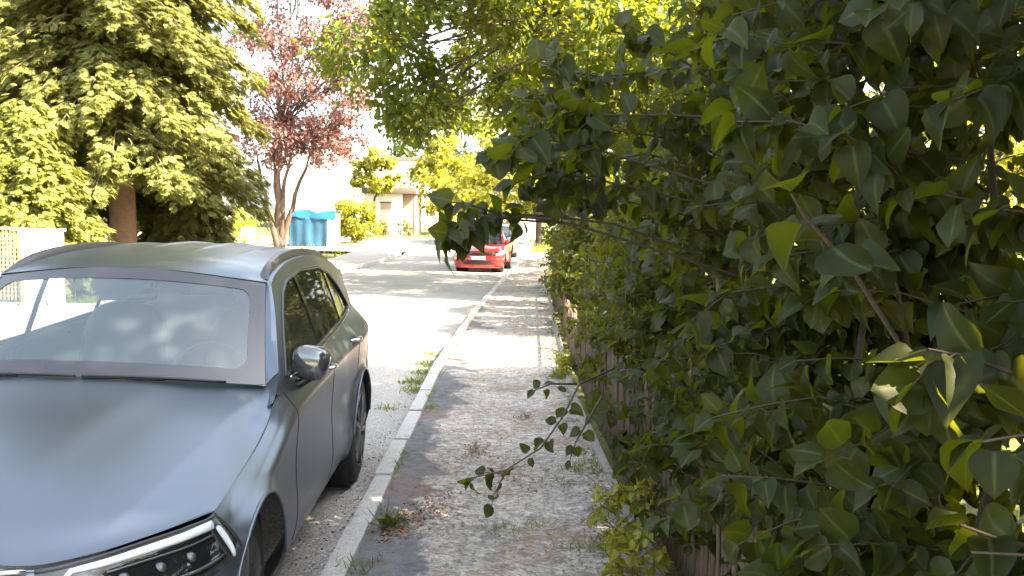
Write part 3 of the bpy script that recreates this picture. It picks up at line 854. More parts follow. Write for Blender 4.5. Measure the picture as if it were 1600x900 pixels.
        vz = MB(); vz.grid([[fp(s, z, .010) for s in np.linspace(-.62, .62, 20)] for z in (.66, .70, .74, .775)]); vz.build('front_visor', M['gloss_black'], root)
        it = MB(); it.grid([[fp(s, z, .010) for s in np.linspace(-.60 + 1.1 * (z - .32), .60 - 1.1 * (z - .32), 16)] for z in (.32, .37, .42, .47)]); it.build('air_intake', M['black_plastic'], root)
        for m in (1, -1):
            v_ = MB(); v_.grid([[fp(m * s, z, .008) for s in (.66 + .5 * (z - .36), .70 + .5 * (z - .36))] for z in np.linspace(.36, .58, 6)]); v_.build('corner_vent', M['dark_trim'], root)
        lpb = MB(); c = fp(0, .565, .03); lpb.box(c, (.52, .012, .112), None, .003); lo2 = lpb.build('number_plate', M['white_plate'], root, angle=30)
        bs = MB(); bs.box((c[0] - .237, c[1] - .0075, c[2]), (.04, .004, .10)); bs.build('plate_strip', M['plate_blue'], lo2, smooth=False)
        return c, lo2
    return None

suv_c = np.array([-1.8446 - 0.0371 * 2.335, 2.4363 + 2.335, -0.004])
suv = empty('parked_suv', suv_c, 'grey matt metallic SUV parked along the kerb beside the pavement, seen from its front corner', 'car', None, (0, 0.0217, 0.0371))
make_car(suv, M['paint'], (1, 1, 1), True, .37, (.83, 3.70), 'grille')
red = empty('parked_car', (-1.03, 30.4 + 2.02, zroad(-1.0, 32.5)), 'red hatchback parked facing the camera at the kerb farther up the street', 'car', None, (0, 0, R(-4)))
cplate, plate_o = make_car(red, M['red'], (.945, .87, .885), False, .315, (.84, 3.75), 'visor')
def text_mesh(body, size, mat, parent, loc, rot):
    cu = bpy.data.curves.new('plate_letters', 'FONT'); cu.body = body; cu.size = size; cu.align_x = 'CENTER'; cu.align_y = 'CENTER'; cu.extrude = .001
    t = bpy.data.objects.new('plate_letters', cu); col.objects.link(t)
    me = bpy.data.meshes.new_from_object(t.evaluated_get(bpy.context.evaluated_depsgraph_get()))
    bpy.data.objects.remove(t)
    o = link('plate_letters', me, mat, parent, False); o.location = loc; o.rotation_euler = rot
    return o
text_mesh('FS:N 15', .095, M['ink'], plate_o, (cplate[0] + .02, cplate[1] - .009, cplate[2]), (R(90), 0, 0))
grey2 = empty('parked_car', (-.78, 40.2, zg(40.2) + zroad(-.4, 37)), 'pale silver car parked behind the red hatchback, mostly hidden by it', 'car', None, (0, 0, R(-5)))
make_car(grey2, M['silver'], (.95, .9, .95), False, .32, (.84, 3.72), 'visor')
# ------------------------------------------------------------------ plants
def unit(v): v = np.asarray(v, float); return v / (np.linalg.norm(v, axis=-1, keepdims=True) + 1e-12)
def leaf_template(kind):
    """one leaf along +Y, unit length, normal +Z"""
    if kind == 'heart':                                   # broad pointed leaf, folded along the midrib and curling at the tip
        t = [0.0, .05, .16, .32, .50, .68, .84, .94, 1.0]; w = [.03, .27, .415, .465, .43, .325, .185, .075, .0]
    elif kind == 'oval':
        t = [0.0, .14, .38, .65, .86, 1.0]; w = [.03, .25, .355, .28, .12, .0]
    elif kind == 'diamond':
        t = [0.0, .45, 1.0]; w = [.0, .34, .0]
    elif kind == 'blade':
        t = [0.0, .5, 1.0]; w = [.035, .028, .0]
    V, F = [], []
    for i, (a, b) in enumerate(zip(t, w)):
        z = -.30 * a * a if kind != 'blade' else -.25 * a * a
        wav = .05 * math.sin(9 * a) if kind == 'heart' else 0
        V += [(-b, a - (.06 * (i == 1) if kind == 'heart' else 0), z + .30 * b + wav), (0, a, z), (b, a - (.06 * (i == 1) if kind == 'heart' else 0), z + .30 * b - wav)]
    for i in range(len(t) - 1):
        k = 3 * i
        F += [(k, k + 1, k + 4, k + 3), (k + 1, k + 2, k + 5, k + 4)]
    return np.array(V), F
def spray_template(n=7, droop=.35):
    """a flat fir spray: a thin axis with side needles fanned out"""
    V, F = [], []
    def leaf(p, d, L, w):
        d = unit(d); s = unit(np.cross(d, [0, 0, 1])); k = len(V)
        p = np.asarray(p, float)
        V.extend([p - s * w * .3, p + s * w * .3, p + d * L * .55 + s * w + [0, 0, -.02], p + d * L + [0, 0, -droop * L * .5], p + d * L * .55 - s * w + [0, 0, -.02]])
        F.append((k, k + 1, k + 2, k + 3, k + 4))
    leaf((0, 0, 0), (0, 1, -.1), 1.0, .075)
    for i in range(n):
        a = .10 + .72 * i / n
        for sg in (-1, 1):
            leaf((0, a, -.12 * a * a), (sg * 1.0, .75, -.12), (.50 - .34 * a) * (0.9 + .2 * (i % 2)), .06)
    return np.array(V), F
TPL = {k: leaf_template(k) for k in ('heart', 'oval', 'diamond', 'blade')}
TPL['spray'] = spray_template(5)
def bent(V, fold, curl, twist, narrow, bite=0.0):
    """the same leaf in another state: more folded, curled or twisted"""
    W = V.copy(); W[:, 0] *= narrow
    W[:, 2] += fold * np.abs(W[:, 0]) + curl * W[:, 1] ** 2
    a = twist * W[:, 1]; x, z = W[:, 0].copy(), W[:, 2].copy()
    W[:, 0], W[:, 2] = x * np.cos(a) - z * np.sin(a), x * np.sin(a) + z * np.cos(a)
    W[:, 0] += .10 * bite * W[:, 1] ** 2
    return W
def variants(V): return np.stack([V, bent(V, .45, -.12, .5, .92, 1), bent(V, -.5, .22, -.4, .95, -1), bent(V, .1, -.45, .15, 1.05), bent(V, .8, .1, -.8, .8, 1), bent(V, -.15, .30, .3, 1.0, -1)])
def scatter(name, tpl, pos, axis, normal, size, mat, parent=None, smooth=True, width=None, label=None):
    """many copies of one small leaf as one mesh: the leaves of ONE plant"""
    V, F = TPL[tpl]
    pos, axis, normal, size = np.asarray(pos, float), unit(axis), np.asarray(normal, float), np.asarray(size, float)
    X = unit(np.cross(axis, normal)); N = np.cross(X, axis)
    n, k = len(pos), len(V)
    wd = np.ones(n) if width is None else np.asarray(width)
    B = variants(V)[rng.integers(0, 6, n)] if tpl in ('heart', 'oval') else np.broadcast_to(V, (n, k, 3))
    A = (B[:, :, 0, None] * wd[:, None, None] * X[:, None] + B[:, :, 1, None] * axis[:, None] + B[:, :, 2, None] * N[:, None]) * size[:, None, None] + pos[:, None]
    fl = np.concatenate([np.array(f) for f in F]); ln = np.array([len(f) for f in F])
    loops = (fl[None] + (np.arange(n) * k)[:, None]).ravel()
    st = np.concatenate([[0], np.cumsum(np.tile(ln, n))[:-1]])
    me = mesh_np(name, A.reshape(-1, 3), loops, st)
    if tpl in ('heart', 'oval'):
        rib = (np.abs(V[:, 0]) < 1e-6).astype(np.float32); me.attributes.new('rib', 'FLOAT', 'POINT').data.foreach_set('value', np.tile(rib, n))
    return link(name, me, mat, parent, smooth, label)
class Tubes:
    """stems and twigs of ONE plant"""
    def __init__(s): s.V, s.L, s.n = [], [], 0
    def add(s, pts, r0, r1, k=5):
        pts = np.asarray(pts, float); m = len(pts)
        T = unit(np.gradient(pts, axis=0)); a = unit(np.cross(T, np.array([.31, .17, .93]))); b = np.cross(a, T)
        ang = np.arange(k) * 2 * math.pi / k
        rad = np.linspace(r0, r1, m)
        ring = pts[:, None] + rad[:, None, None] * (np.cos(ang)[None, :, None] * a[:, None] + np.sin(ang)[None, :, None] * b[:, None])
        i, j = np.meshgrid(np.arange(m - 1), np.arange(k), indexing='ij'); j2 = (j + 1) % k
        s.L.append((np.stack([i * k + j, i * k + j2, (i + 1) * k + j2, (i + 1) * k + j], -1).reshape(-1, 4)) + s.n)
        s.V.append(ring.reshape(-1, 3)); s.n += m * k
    def build(s, name, mat, parent):
        V = np.concatenate(s.V); L = np.concatenate(s.L)
        return link(name, mesh_np(name, V, L.ravel(), np.arange(len(L)) * 4), mat, parent, True)
def curve(p0, p1, sag=0.0, n=6, wob=0.0, up=0.0):
    p0, p1 = np.asarray(p0, float), np.asarray(p1, float)
    t = np.linspace(0, 1, n)[:, None]
    P = p0 + (p1 - p0) * t
    P[:, 2] += (up * np.sin(math.pi * t) - sag * t * t)[:, 0]
    if wob: P[1:-1] += rng.normal(0, wob, (n - 2, 3))
    return P
# gaps cut through the leaves along the sun direction, to light chosen spots
SHAFTS = [(at(1450, 555, 1.45), .15), (at(1565, 540, 1.36), .13), (at(1480, 825, 1.40), .07), (at(1545, 870, 1.36), .09), (at(1620, 560, 1.3), .06)]
def in_shaft(p, skip=.10):
    p = np.atleast_2d(p); bad = np.zeros(len(p), bool)
    for (q, r) in SHAFTS:
        d = p - q; t = d @ SUN; perp = np.linalg.norm(d - t[:, None] * SUN, axis=1)
        bad |= (t > skip) & (perp < r + .02 * np.maximum(0, t - .5))
    return bad
def in_clear(p):
    bad = np.zeros(len(p), bool)
    for (q, r) in SHAFTS[:4]:                                 # the sunlit leaves stand free of their neighbours on the street side
        n = unit(np.array([0, 0, CAM_H]) - q); d = p - q; t = d @ n; bad |= (t > .03) & (np.linalg.norm(d - t[:, None] * n, axis=1) < .075)
    return bad
def leafy_twig(path, out, size, spacing, start=.3, droop=.45, spread=.75, flip=0):
    """opposite pairs of leaves along a twig"""
    path = np.asarray(path); seg = np.linalg.norm(np.diff(path, axis=0), axis=1); L = seg.sum(); cum = np.concatenate([[0], np.cumsum(seg)])
    ss = np.arange(L * start, L, spacing)
    q = np.stack([np.interp(ss, cum, path[:, k]) for k in range(3)], 1)
    T = unit(np.stack([np.interp(np.minimum(ss + .02, L), cum, path[:, k]) for k in range(3)], 1) - np.stack([np.interp(np.maximum(ss - .02, 0), cum, path[:, k]) for k in range(3)], 1))
    for i in range(len(ss)):
        side = unit(np.cross(T[i], [0, 0, 1.0]) + 1e-6); upv = np.cross(side, T[i])
        a = math.pi / 2 * ((i + flip) % 2) * .8 + rng.normal(0, .3)
        for sg in (-1, 1):
            lat = sg * (math.cos(a) * side + math.sin(a) * upv)
            ax = T[i] * (1 - spread) + lat * spread + np.array([0, 0, -droop * rng.uniform(.3, 1.3)]) + rng.normal(0, .18, 3)
            nr = np.array([-.30, -.05, .9]) + .45 * T[i] + rng.normal(0, .55, 3)
            out.append((q[i] + unit(ax) * .014, ax, nr, size * rng.uniform(.62, 1.18)))
    ax = T[-1] + np.array([0, 0, -droop * .6]) + rng.normal(0, .15, 3)
    out.append((path[-1], ax, np.array([-.3, -.1, 1.0]) + rng.normal(0, .3, 3), size * rng.uniform(.7, 1.0)))
def make_shrub(name, label, cat, base, rad, h, ntwig, size, mat, tpl='heart', group=None, arms=(), zpow=.9, twig=.55, spacing=.055, zmin=.15, nst=9, face=None, lean=(0, 0), bark='bark', top_power=2.6):
    """rad = (half depth across the street, half length along it)"""
    base = np.asarray(base, float)
    root = empty(name, base, label, cat, group)
    tb = Tubes(); leaves = []; stems = []
    for k in range(nst):
        a = 2 * math.pi * k / nst + rng.uniform(-.3, .3); rr = rng.uniform(.35, .85)
        b0 = base + np.array([.10 + .2 * rad[0] * math.cos(a), .5 * rad[1] * math.sin(a), 0])
        b1 = base + np.array([rr * rad[0] * math.cos(a) * .8 + lean[0], rr * rad[1] * math.sin(a) * .9 + lean[1], h * rng.uniform(.7, .97)])
        p = curve(b0, b1, 0, 9, .025 * h / 3, 0)
        p[:, 0] += .12 * np.sin(np.linspace(0, 3, 9) + k); stems.append(p)
        tb.add(p, .011 * (h / 3) ** .5 + .004 if h > .6 else .003, .004 if h > .6 else .0015, 6)
    S = np.concatenate(stems)
    for i in range(ntwig):
        for _ in range(8):
            a = rng.uniform(0, 2 * math.pi); z = zmin + (h - zmin) * rng.uniform(0, 1) ** zpow
            zz = (z - zmin) / (h - zmin)
            prof = (1 - max(0, (zz - .25) / .75) ** top_power) ** .5 * (0.80 + .2 * min(1, zz * 4))
            r = math.sqrt(rng.uniform(.30, 1)) * prof * (1 + .12 * math.sin(3 * a + 7 * z) + .08 * math.sin(5 * z + base[1]))
            p = base + np.array([r * rad[0] * math.cos(a) + lean[0] * zz, r * rad[1] * math.sin(a) + lean[1] * zz, z])
            if face is None or rng.uniform() < face(p): break
        w = S + np.array([0, 0, 0]); dd = np.linalg.norm((w - p) * [1, 1, 1.4], axis=1) + np.where(w[:, 2] > p[2] - .05, .6, 0)
        o = w[np.argmin(dd)]
        v = p - o; Lv = np.linalg.norm(v)
        if Lv > twig * 1.6: o = p - v / Lv * twig * 1.6 * rng.uniform(.8, 1)
        path = curve(o, p, rng.uniform(0, .10), 6, .012, rng.uniform(.02, .10))
        if Lv < .12: path = curve(p - unit(rng.normal(0, 1, 3)) * .2, p, .03, 5, .01)
        tb.add(path, .0045 if h > .6 else .0022, .0018 if h > .6 else .0010, 4)
        leafy_twig(path, leaves, size, spacing, start=.30, flip=i)
    narm = len(leaves)
    for (path, sz, sp_, st) in arms:
        tb.add(path, .0055, .0022, 5)
        leafy_twig(path, leaves, sz, sp_, start=st)
        L = len(path)
        for k in range(2, L - 1):
            for _ in range(2):
                d = unit(path[min(k + 1, L - 1)] - path[k - 1]) + rng.normal(0, .55, 3); d = unit(d)
                e = path[k] + d * rng.uniform(.06, .17)
                if k / L > st:
                    q = curve(path[k], e, .05, 5, .006); tb.add(q, .003, .0015, 4); leafy_twig(q, leaves, sz, sp_, start=.3)
    P = np.array([l[0] for l in leaves]); A = np.array([l[1] for l in leaves]); N = np.array([l[2] for l in leaves]); Z = np.array([l[3] for l in leaves])
    ok = ~in_shaft(P) & ~(in_clear(P) & (np.arange(len(P)) < narm)) & (P[:, 2] > zg(base[1]) + .02)
    cx = np.linalg.norm(P - np.array([0, 0, CAM_H]), axis=1); ok &= cx > .62
    o = scatter('leaves', tpl, P[ok] - base, A[ok], N[ok], Z[ok], mat, root, width=rng.uniform(.85, 1.15, ok.sum()))
    t = tb.build('stems', M[bark], root); t.location = -base
    t.data.transform(Matrix.Translation(-Vector(base))); t.location = (0, 0, 0)
    return root
def crown_clumps(c, r, n, rc, lo=.2):
    """clump centres inside an ellipsoid, with bays between them"""
    res = []
    while len(res) < n:
        d = unit(rng.normal(0, 1, 3)); q = d * (rng.uniform(lo ** 3, 1) ** (1 / 3))
        p = np.array(c) + q * np.array(r)
        if all(np.linalg.norm((p - e[0])) > .55 * rc for e in res): res.append((p, rc * rng.uniform(.7, 1.25)))
    return res
def make_tree(name, label, cat, base, htrunk, rtrunk, clumps, nleaf, size, mat, tpl='diamond', group=None, bark='bark', extra=(), flat=.7, limb=.35, droop=.3, forks=None):
    base = np.asarray(base, float); root = empty(name, base, label, cat, group)
    tb = Tubes()
    top = base + np.array([0, 0, htrunk])
    if forks is None:
        tb.add(curve(base - [0, 0, .15], top, 0, 6, .03), rtrunk * 1.25, rtrunk * .75, 10); tips = [top]
        cs = np.mean([c[0] for c in clumps], axis=0)
        lead = top + (cs - top) * 1.0 + np.array([0, 0, .5])
        tb.add(curve(top, lead, 0, 6, .12), rtrunk * .75, rtrunk * .25, 8)
        S = np.concatenate([curve(top, lead, 0, 8)])
    else:
        S = []
        for f in forks:
            p = curve(base + np.array([rng.normal(0, .12), rng.normal(0, .12), -.1]), f, 0, 9, .05); p[:, :2] += (np.sin(np.linspace(0, math.pi, 9)) * rng.normal(0, .12))[:, None]
            tb.add(p, rtrunk, rtrunk * .3, 8); S.append(p[3:])
        S = np.concatenate(S)
    for (c, rc) in clumps:
        dd = np.linalg.norm(S - c, axis=1) + np.where(S[:, 2] > c[2], .8, 0); o = S[np.argmin(dd)]
        p = curve(o, c, 0, 7, .08, rng.uniform(0, .3)); tb.add(p, rtrunk * limb * .55, .012, 6)
        for _ in range(4):
            e = c + rng.normal(0, rc * .5, 3); tb.add(curve(p[4], e, 0, 4, .03), .014, .005, 4)
    per = nleaf // len(clumps)
    Ps, As, Ns = [], [], []
    for (c, rc) in list(clumps) + list(extra):
        nsub = max(5, per // 30)
        sub = c + unit(rng.normal(0, 1, (nsub, 3))) * (rng.uniform(.25, 1, (nsub, 1)) ** .5) * rc * np.array([1, 1, flat])
        k = rng.integers(0, nsub, per)
        p = sub[k] + rng.normal(0, rc * .20, (per, 3)) * [1, 1, .75]
        out = unit(p - c)
        Ps.append(p); As.append(out * .6 + rng.normal(0, .6, (per, 3)) + [0, 0, -droop]); Ns.append(np.array([0, 0, 1.0]) + out * .4 + rng.normal(0, .45, (per, 3)))
    P, A, N = np.concatenate(Ps), np.concatenate(As), np.concatenate(Ns)
    ok = P[:, 2] > base[2] + .05
    ok &= ~in_shaft(P)
    P, A, N = P[ok], A[ok], N[ok]
    scatter('crown', tpl, P - base, A, N, size * rng.uniform(.65, 1.3, len(P)), mat, root)
    t = tb.build('trunk', M[bark], root); t.data.transform(Matrix.Translation(-Vector(base)))
    return root
def make_conifer(name, label, base, h, rtrunk, z0, reach, nb, size, mat, bark='bark_red', lean=.0, power=.75, droop=.35, side=1.0):
    base = np.asarray(base, float); root = empty(name, base, label, 'tree')
    tb = Tubes(); tb.add(curve(base - [0, 0, .1], base + [0, 0, h], 0, 10, .02), rtrunk, rtrunk * .12, 12)
    Ps, As, Ns, Zs = [], [], [], []
    for i in range(nb):
        f = (i + rng.uniform(0, 1)) / nb; z = z0 + (h - z0) * f ** 1.15
        az = i * 2.399 + rng.normal(0, .25); L = (reach * (1 - f) ** power + .25) * rng.uniform(.72, 1.1)
        d = np.array([math.cos(az), math.sin(az), 0]); o = base + [0, 0, z]
        n = 10; t = np.linspace(0, 1, n)
        path = o + d * (L * t)[:, None]; path[:, 2] += L * (.16 * np.sin(t * math.pi) - droop * t ** 2.0) + .12 * L * t ** 4
        tb.add(path - np.array([0, 0, .07]), .026 * L / 3 + .008, .005, 5)
        m = int(58 * L) + 8
        s = rng.uniform(.15, 1, m) ** .75
        pp = np.stack([np.interp(s, t, path[:, k]) for k in range(3)], 1)
        lat = np.array([-d[1], d[0], 0]); sg = rng.choice([-1, 1], m)
        off = rng.uniform(0, .42, m) * L * (1.08 - s) * side
        pp = pp + lat * (sg * off)[:, None] + np.stack([np.zeros(m), np.zeros(m), -off * .28 + rng.normal(-.05, .13, m)], 1)
        Ps.append(pp); As.append(d * (.75 + rng.normal(0, .25, (m, 1))) + lat * (sg * rng.uniform(.1, .9, m))[:, None] + np.stack([np.zeros(m), np.zeros(m), -rng.uniform(.15, .7, m)], 1))
        Ns.append(np.array([0, 0, 1.0]) + d * .35 + rng.normal(0, .40, (m, 3))); Zs.append(size * rng.uniform(.6, 1.25, m))
    P, A, N, Z = map(np.concatenate, (Ps, As, Ns, Zs))
    scatter('crown', 'spray', P - base, A, N, Z, mat, root, smooth=False)
    t = tb.build('trunk', M[bark], root); t.data.transform(Matrix.Translation(-Vector(base)))
    return root

# ------------------------------------------------------------------ the fence of thin pickets under the shrubs
fence = empty('picket_fence', (xf(6) + .12, 6, 0), 'low rustic fence of thin brown wooden pickets on a concrete edging', 'fence')
f0 = np.array(fence.location)
ya = -1.0
while ya < 20.5:
    yb = ya + 2.15
    mb = MB()
    y = ya + .06
    while y < yb - .03:
        x = xf(y) + .135; hh = (.84 if y < 9 else .64) + random.uniform(-.05, .05); w = random.uniform(.010, .015)
        tx, ty = random.uniform(-.02, .02), random.uniform(-.025, .025)
        pts = [np.array([x, y, .10]) - f0, np.array([x + tx * .5 + .004, y + ty * .5, .5]) - f0, np.array([x + tx, y + ty, hh - .03]) - f0, np.array([x + tx, y + ty, hh]) - f0]
        mb.tube(pts, [w, w * .97, w * .92, w * .35], 6)
        y += random.uniform(.042, .066)
    mb.build('picket_panel', M['wood'], fence)
    mb = MB(); mb.tube([np.array([xf(ya) + .19, ya, .02]) - f0, np.array([xf(ya) + .19, ya, .88 if ya < 8 else .68]) - f0, np.array([xf(ya) + .19, ya, .91 if ya < 8 else .70]) - f0], [.042, .04, .02], 9)
    mb.build('post', M['wood'], fence)
    for z in (.25, .52):
        mb = MB(); mb.tube([np.array([xf(ya + k * .43) + .165, ya + k * .43, z]) - f0 for k in range(6)], .018, 6); mb.build('rail', M['wood'], fence)
    ya = yb

# ------------------------------------------------------------------ shrubs over the fence
HG = 'shrubs growing over the picket fence'
def px(pts): return np.array([at(*p) for p in pts])
vis = lambda p: 1.0 if p[0] < xf(p[1]) + .8 else .4
L1 = M['lilac']
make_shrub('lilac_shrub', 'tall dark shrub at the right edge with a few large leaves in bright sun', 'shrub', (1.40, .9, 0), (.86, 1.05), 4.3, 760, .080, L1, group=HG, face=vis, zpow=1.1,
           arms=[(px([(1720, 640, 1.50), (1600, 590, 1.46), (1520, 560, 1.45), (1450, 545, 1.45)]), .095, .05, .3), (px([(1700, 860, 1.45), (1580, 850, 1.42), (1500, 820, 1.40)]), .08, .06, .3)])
make_shrub('garden_shrub', 'added dense bush deep behind the tallest shrubs, darkening the gaps between their leaves', 'shrub', (2.9, 2.4, 0), (.85, 2.6), 3.0, 420, .11, L1, tpl='oval', spacing=.07)  # bush added to block bright ground behind and darken the hedge depth
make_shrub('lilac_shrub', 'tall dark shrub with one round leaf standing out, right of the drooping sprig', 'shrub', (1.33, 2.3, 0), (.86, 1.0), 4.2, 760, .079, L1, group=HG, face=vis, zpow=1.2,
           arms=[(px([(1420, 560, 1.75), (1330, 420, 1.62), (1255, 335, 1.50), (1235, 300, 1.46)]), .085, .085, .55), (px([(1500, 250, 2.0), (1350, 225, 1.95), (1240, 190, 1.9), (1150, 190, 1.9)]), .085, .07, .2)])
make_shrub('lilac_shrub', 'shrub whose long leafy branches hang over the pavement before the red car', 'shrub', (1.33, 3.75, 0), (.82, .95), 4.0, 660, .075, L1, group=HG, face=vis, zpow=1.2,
           arms=[(px([(1150, 430, 3.6), (1010, 385, 3.4), (895, 350, 3.2), (800, 343, 3.05), (762, 337, 2.97), (735, 340, 2.93), (714, 352, 2.9), (704, 368, 2.88)]), .074, .036, .76),
                 (px([(1100, 400, 3.6), (960, 350, 3.35), (860, 338, 3.15), (800, 335, 3.05), (760, 328, 3.0), (730, 318, 2.95), (705, 316, 2.93)]), .076, .045, .80),
                 (px([(900, 352, 3.2), (820, 338, 3.05), (762, 340, 2.97), (728, 350, 2.92), (704, 366, 2.9), (692, 380, 2.88)]), .076, .04, .76),
                 (px([(860, 342, 3.1), (790, 338, 3.0), (755, 346, 2.95), (725, 362, 2.9), (702, 386, 2.88)]), .080, .045, .72),
                 (px([(1180, 185, 3.3), (1040, 180, 3.2), (930, 180, 3.1), (850, 160, 3.05), (815, 130, 3.0)]), .086, .055, .35),
                 (px([(1150, 300, 3.3), (1020, 260, 3.2), (920, 230, 3.1), (840, 215, 3.05), (770, 235, 3.0)]), .086, .052, .4),
                 (px([(1140, 330, 3.4), (1020, 300, 3.3), (930, 280, 3.2), (870, 270, 3.15), (830, 290, 3.1)]), .080, .055, .2),
                 (px([(1160, 240, 3.6), (1040, 215, 3.5), (940, 200, 3.4), (870, 190, 3.35), (800, 205, 3.3)]), .080, .05, .15),
                 (px([(1150, 360, 3.8), (1050, 330, 3.7), (960, 310, 3.6), (890, 305, 3.5), (850, 320, 3.45)]), .078, .05, .2),
                 (px([(1130, 270, 3.9), (1010, 240, 3.8), (930, 255, 3.7), (880, 245, 3.6), (820, 260, 3.5)]), .078, .05, .2),
                 (px([(1140, 90, 3.7), (1030, 110, 3.6), (940, 120, 3.5), (880, 110, 3.4), (840, 95, 3.35)]), .080, .05, .25),
                 (px([(1120, 130, 3.3), (1060, 90, 3.2), (1010, 60, 3.15), (960, 50, 3.1)]), .080, .06, .3),
                 (px([(960, 575, 4.0), (905, 600, 3.7), (880, 650, 3.5), (845, 700, 3.4), (790, 735, 3.35), (745, 745, 3.32)]), .056, .095, .5),
                 (px([(940, 620, 3.9), (900, 690, 3.7), (890, 720, 3.65)]), .052, .09, .55),
                 (px([(900, 600, 3.75), (860, 600, 3.6), (835, 610, 3.55)]), .052, .09, .5)])
make_shrub('lilac_shrub', 'shrub with mid green leaves behind the near pickets, where a long twig sticks out', 'shrub', (1.38, 5.3, 0), (.80, 1.0), 2.75, 420, .078, L1, group=HG, face=vis,
           arms=[(px([(1080, 560, 5.0), (1000, 575, 4.85), (930, 590, 4.7)]), .075, .08, .6)])
make_shrub('lilac_shrub', 'shrub with paler leaves standing over the middle of the picket fence', 'shrub', (1.34, 7.1, 0), (.82, 1.1), 2.5, 400, .078, M['hedge_leaf'], group=HG, face=vis)
make_shrub('lilac_shrub', 'shrub beside the last shaded stretch of pavement before the sunny gap', 'shrub', (1.32, 9.0, 0), (.78, 1.0), 2.1, 330, .078, M['hedge_leaf'], tpl='oval', group=HG, face=vis)
make_shrub('low_shrub', 'low shrub in full sun behind the pickets at the bright patch of pavement', 'shrub', (1.62, 11.3, 0), (.66, 1.1), .95, 220, .075, M['hedge_leaf'], tpl='oval', group=HG)
make_shrub('garden_shrub', 'rounded shrub with sunlit yellow tips at the far end of the picket fence', 'shrub', (1.45, 14.3, 0), (.90, 1.5), 2.5, 640, .10, M['hedge_leaf'], tpl='oval', group=HG, zpow=.7, top_power=5)
make_shrub('garden_shrub', 'taller shrub bulging over the narrow end of the pavement', 'shrub', (1.60, 17.3, 0), (1.0, 1.7), 2.6, 640, .105, M['hedge_leaf'], tpl='oval', group=HG, zpow=.7, top_power=5)
make_shrub('garden_shrub', 'bushy shrub beside the pavement just before the red car', 'shrub', (1.95, 21.6, 0), (1.1, 2.2), 2.4, 420, .11, M['hedge_leaf'], tpl='oval', group=HG, spacing=.07)
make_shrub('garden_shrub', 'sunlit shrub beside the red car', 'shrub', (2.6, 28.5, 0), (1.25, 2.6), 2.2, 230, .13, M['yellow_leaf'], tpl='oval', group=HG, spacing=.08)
make_shrub('garden_shrub', 'shrub behind the red car beside the pale parked car', 'shrub', (3.4, 36, 0), (1.6, 3.6), 2.6, 230, .16, M['hedge_leaf'], tpl='oval', group=HG, spacing=.09)

# ------------------------------------------------------------------ trees
TG = 'garden trees behind the shrubs'
def oak(label, base, c, r, n, rc, nleaf, size, mat='oak_leaf', ht=2.6, rt=.17, tpl='diamond', name='garden_tree', group=None, **k):
    return make_tree(name, label, 'tree', base, ht, rt, crown_clumps(c, r, n, rc), nleaf, size, M[mat], tpl, group, **k)
oak('broad tree behind the tallest shrubs whose dark crown closes the top right corner', (4.9, .3, 0), (4.6, .3, 5.9), (2.5, 2.9, 3.3), 56, .85, 22000, .125, tpl='oval', group=TG)
oak('tree behind the shrubs with bits of white sky showing through its crown', (5.2, 4.9, 0), (4.9, 4.4, 5.9), (2.5, 2.6, 3.4), 56, .85, 26000, .125, tpl='oval', group=TG)
oak('tree beyond the overhanging branches with its crown in sunlight', (5.6, 8.6, 0), (5.3, 6.9, 5.7), (2.3, 1.8, 3.2), 40, .8, 17000, .12, tpl='oval', group=TG)
oak('large tree with dark spreading limbs reaching across the street above the red car', (4.2, 23.5, 0), (1.4, 23.6, 6.7), (6.1, 5.6, 3.9), 74, 1.05, 40000, .165, ht=3.4, rt=.26, tpl='oval')
oak('added second street tree farther on, its crown there to shade the red car and far pavement', (5.4, 33.5, 0), (2.4, 34, 7.7), (4.7, 6.2, 3.6), 74, 1.15, 36000, .22, ht=3.6, rt=.2)  # tree added to throw shade on the red car and left pavement
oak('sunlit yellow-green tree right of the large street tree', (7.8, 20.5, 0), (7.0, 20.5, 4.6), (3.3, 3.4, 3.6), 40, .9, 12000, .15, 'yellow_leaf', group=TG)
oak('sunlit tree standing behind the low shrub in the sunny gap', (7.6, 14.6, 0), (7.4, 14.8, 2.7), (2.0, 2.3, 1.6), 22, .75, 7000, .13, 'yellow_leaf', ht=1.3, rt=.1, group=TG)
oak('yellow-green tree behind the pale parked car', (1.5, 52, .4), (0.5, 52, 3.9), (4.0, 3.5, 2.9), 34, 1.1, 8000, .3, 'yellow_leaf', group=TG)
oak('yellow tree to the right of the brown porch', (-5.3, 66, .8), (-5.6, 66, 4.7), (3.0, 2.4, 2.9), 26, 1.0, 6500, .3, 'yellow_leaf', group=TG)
oak('green tree rising behind the roof edge of the white house', (-5, 92, 1.5), (-5, 92, 8.5), (8, 5, 5.5), 40, 1.9, 8000, .5, 'oak_leaf', group=TG)
oak('golden bush-like tree standing over the left end of the garage', (-9.4, 61, .7), (-9.3, 60.6, 4.7), (1.35, 1.2, 1.5), 18, .6, 5500, .22, 'yellow_leaf', ht=2.4, rt=.1)
oak('round yellow-green bush on a short stem between the blue tarp and the garage', (-8.95, 50, .36), (-8.95, 50, 1.75), (1.15, 1.1, .95), 22, .55, 7000, .16, 'yellow_leaf', ht=.5, rt=.09, name='round_bush')
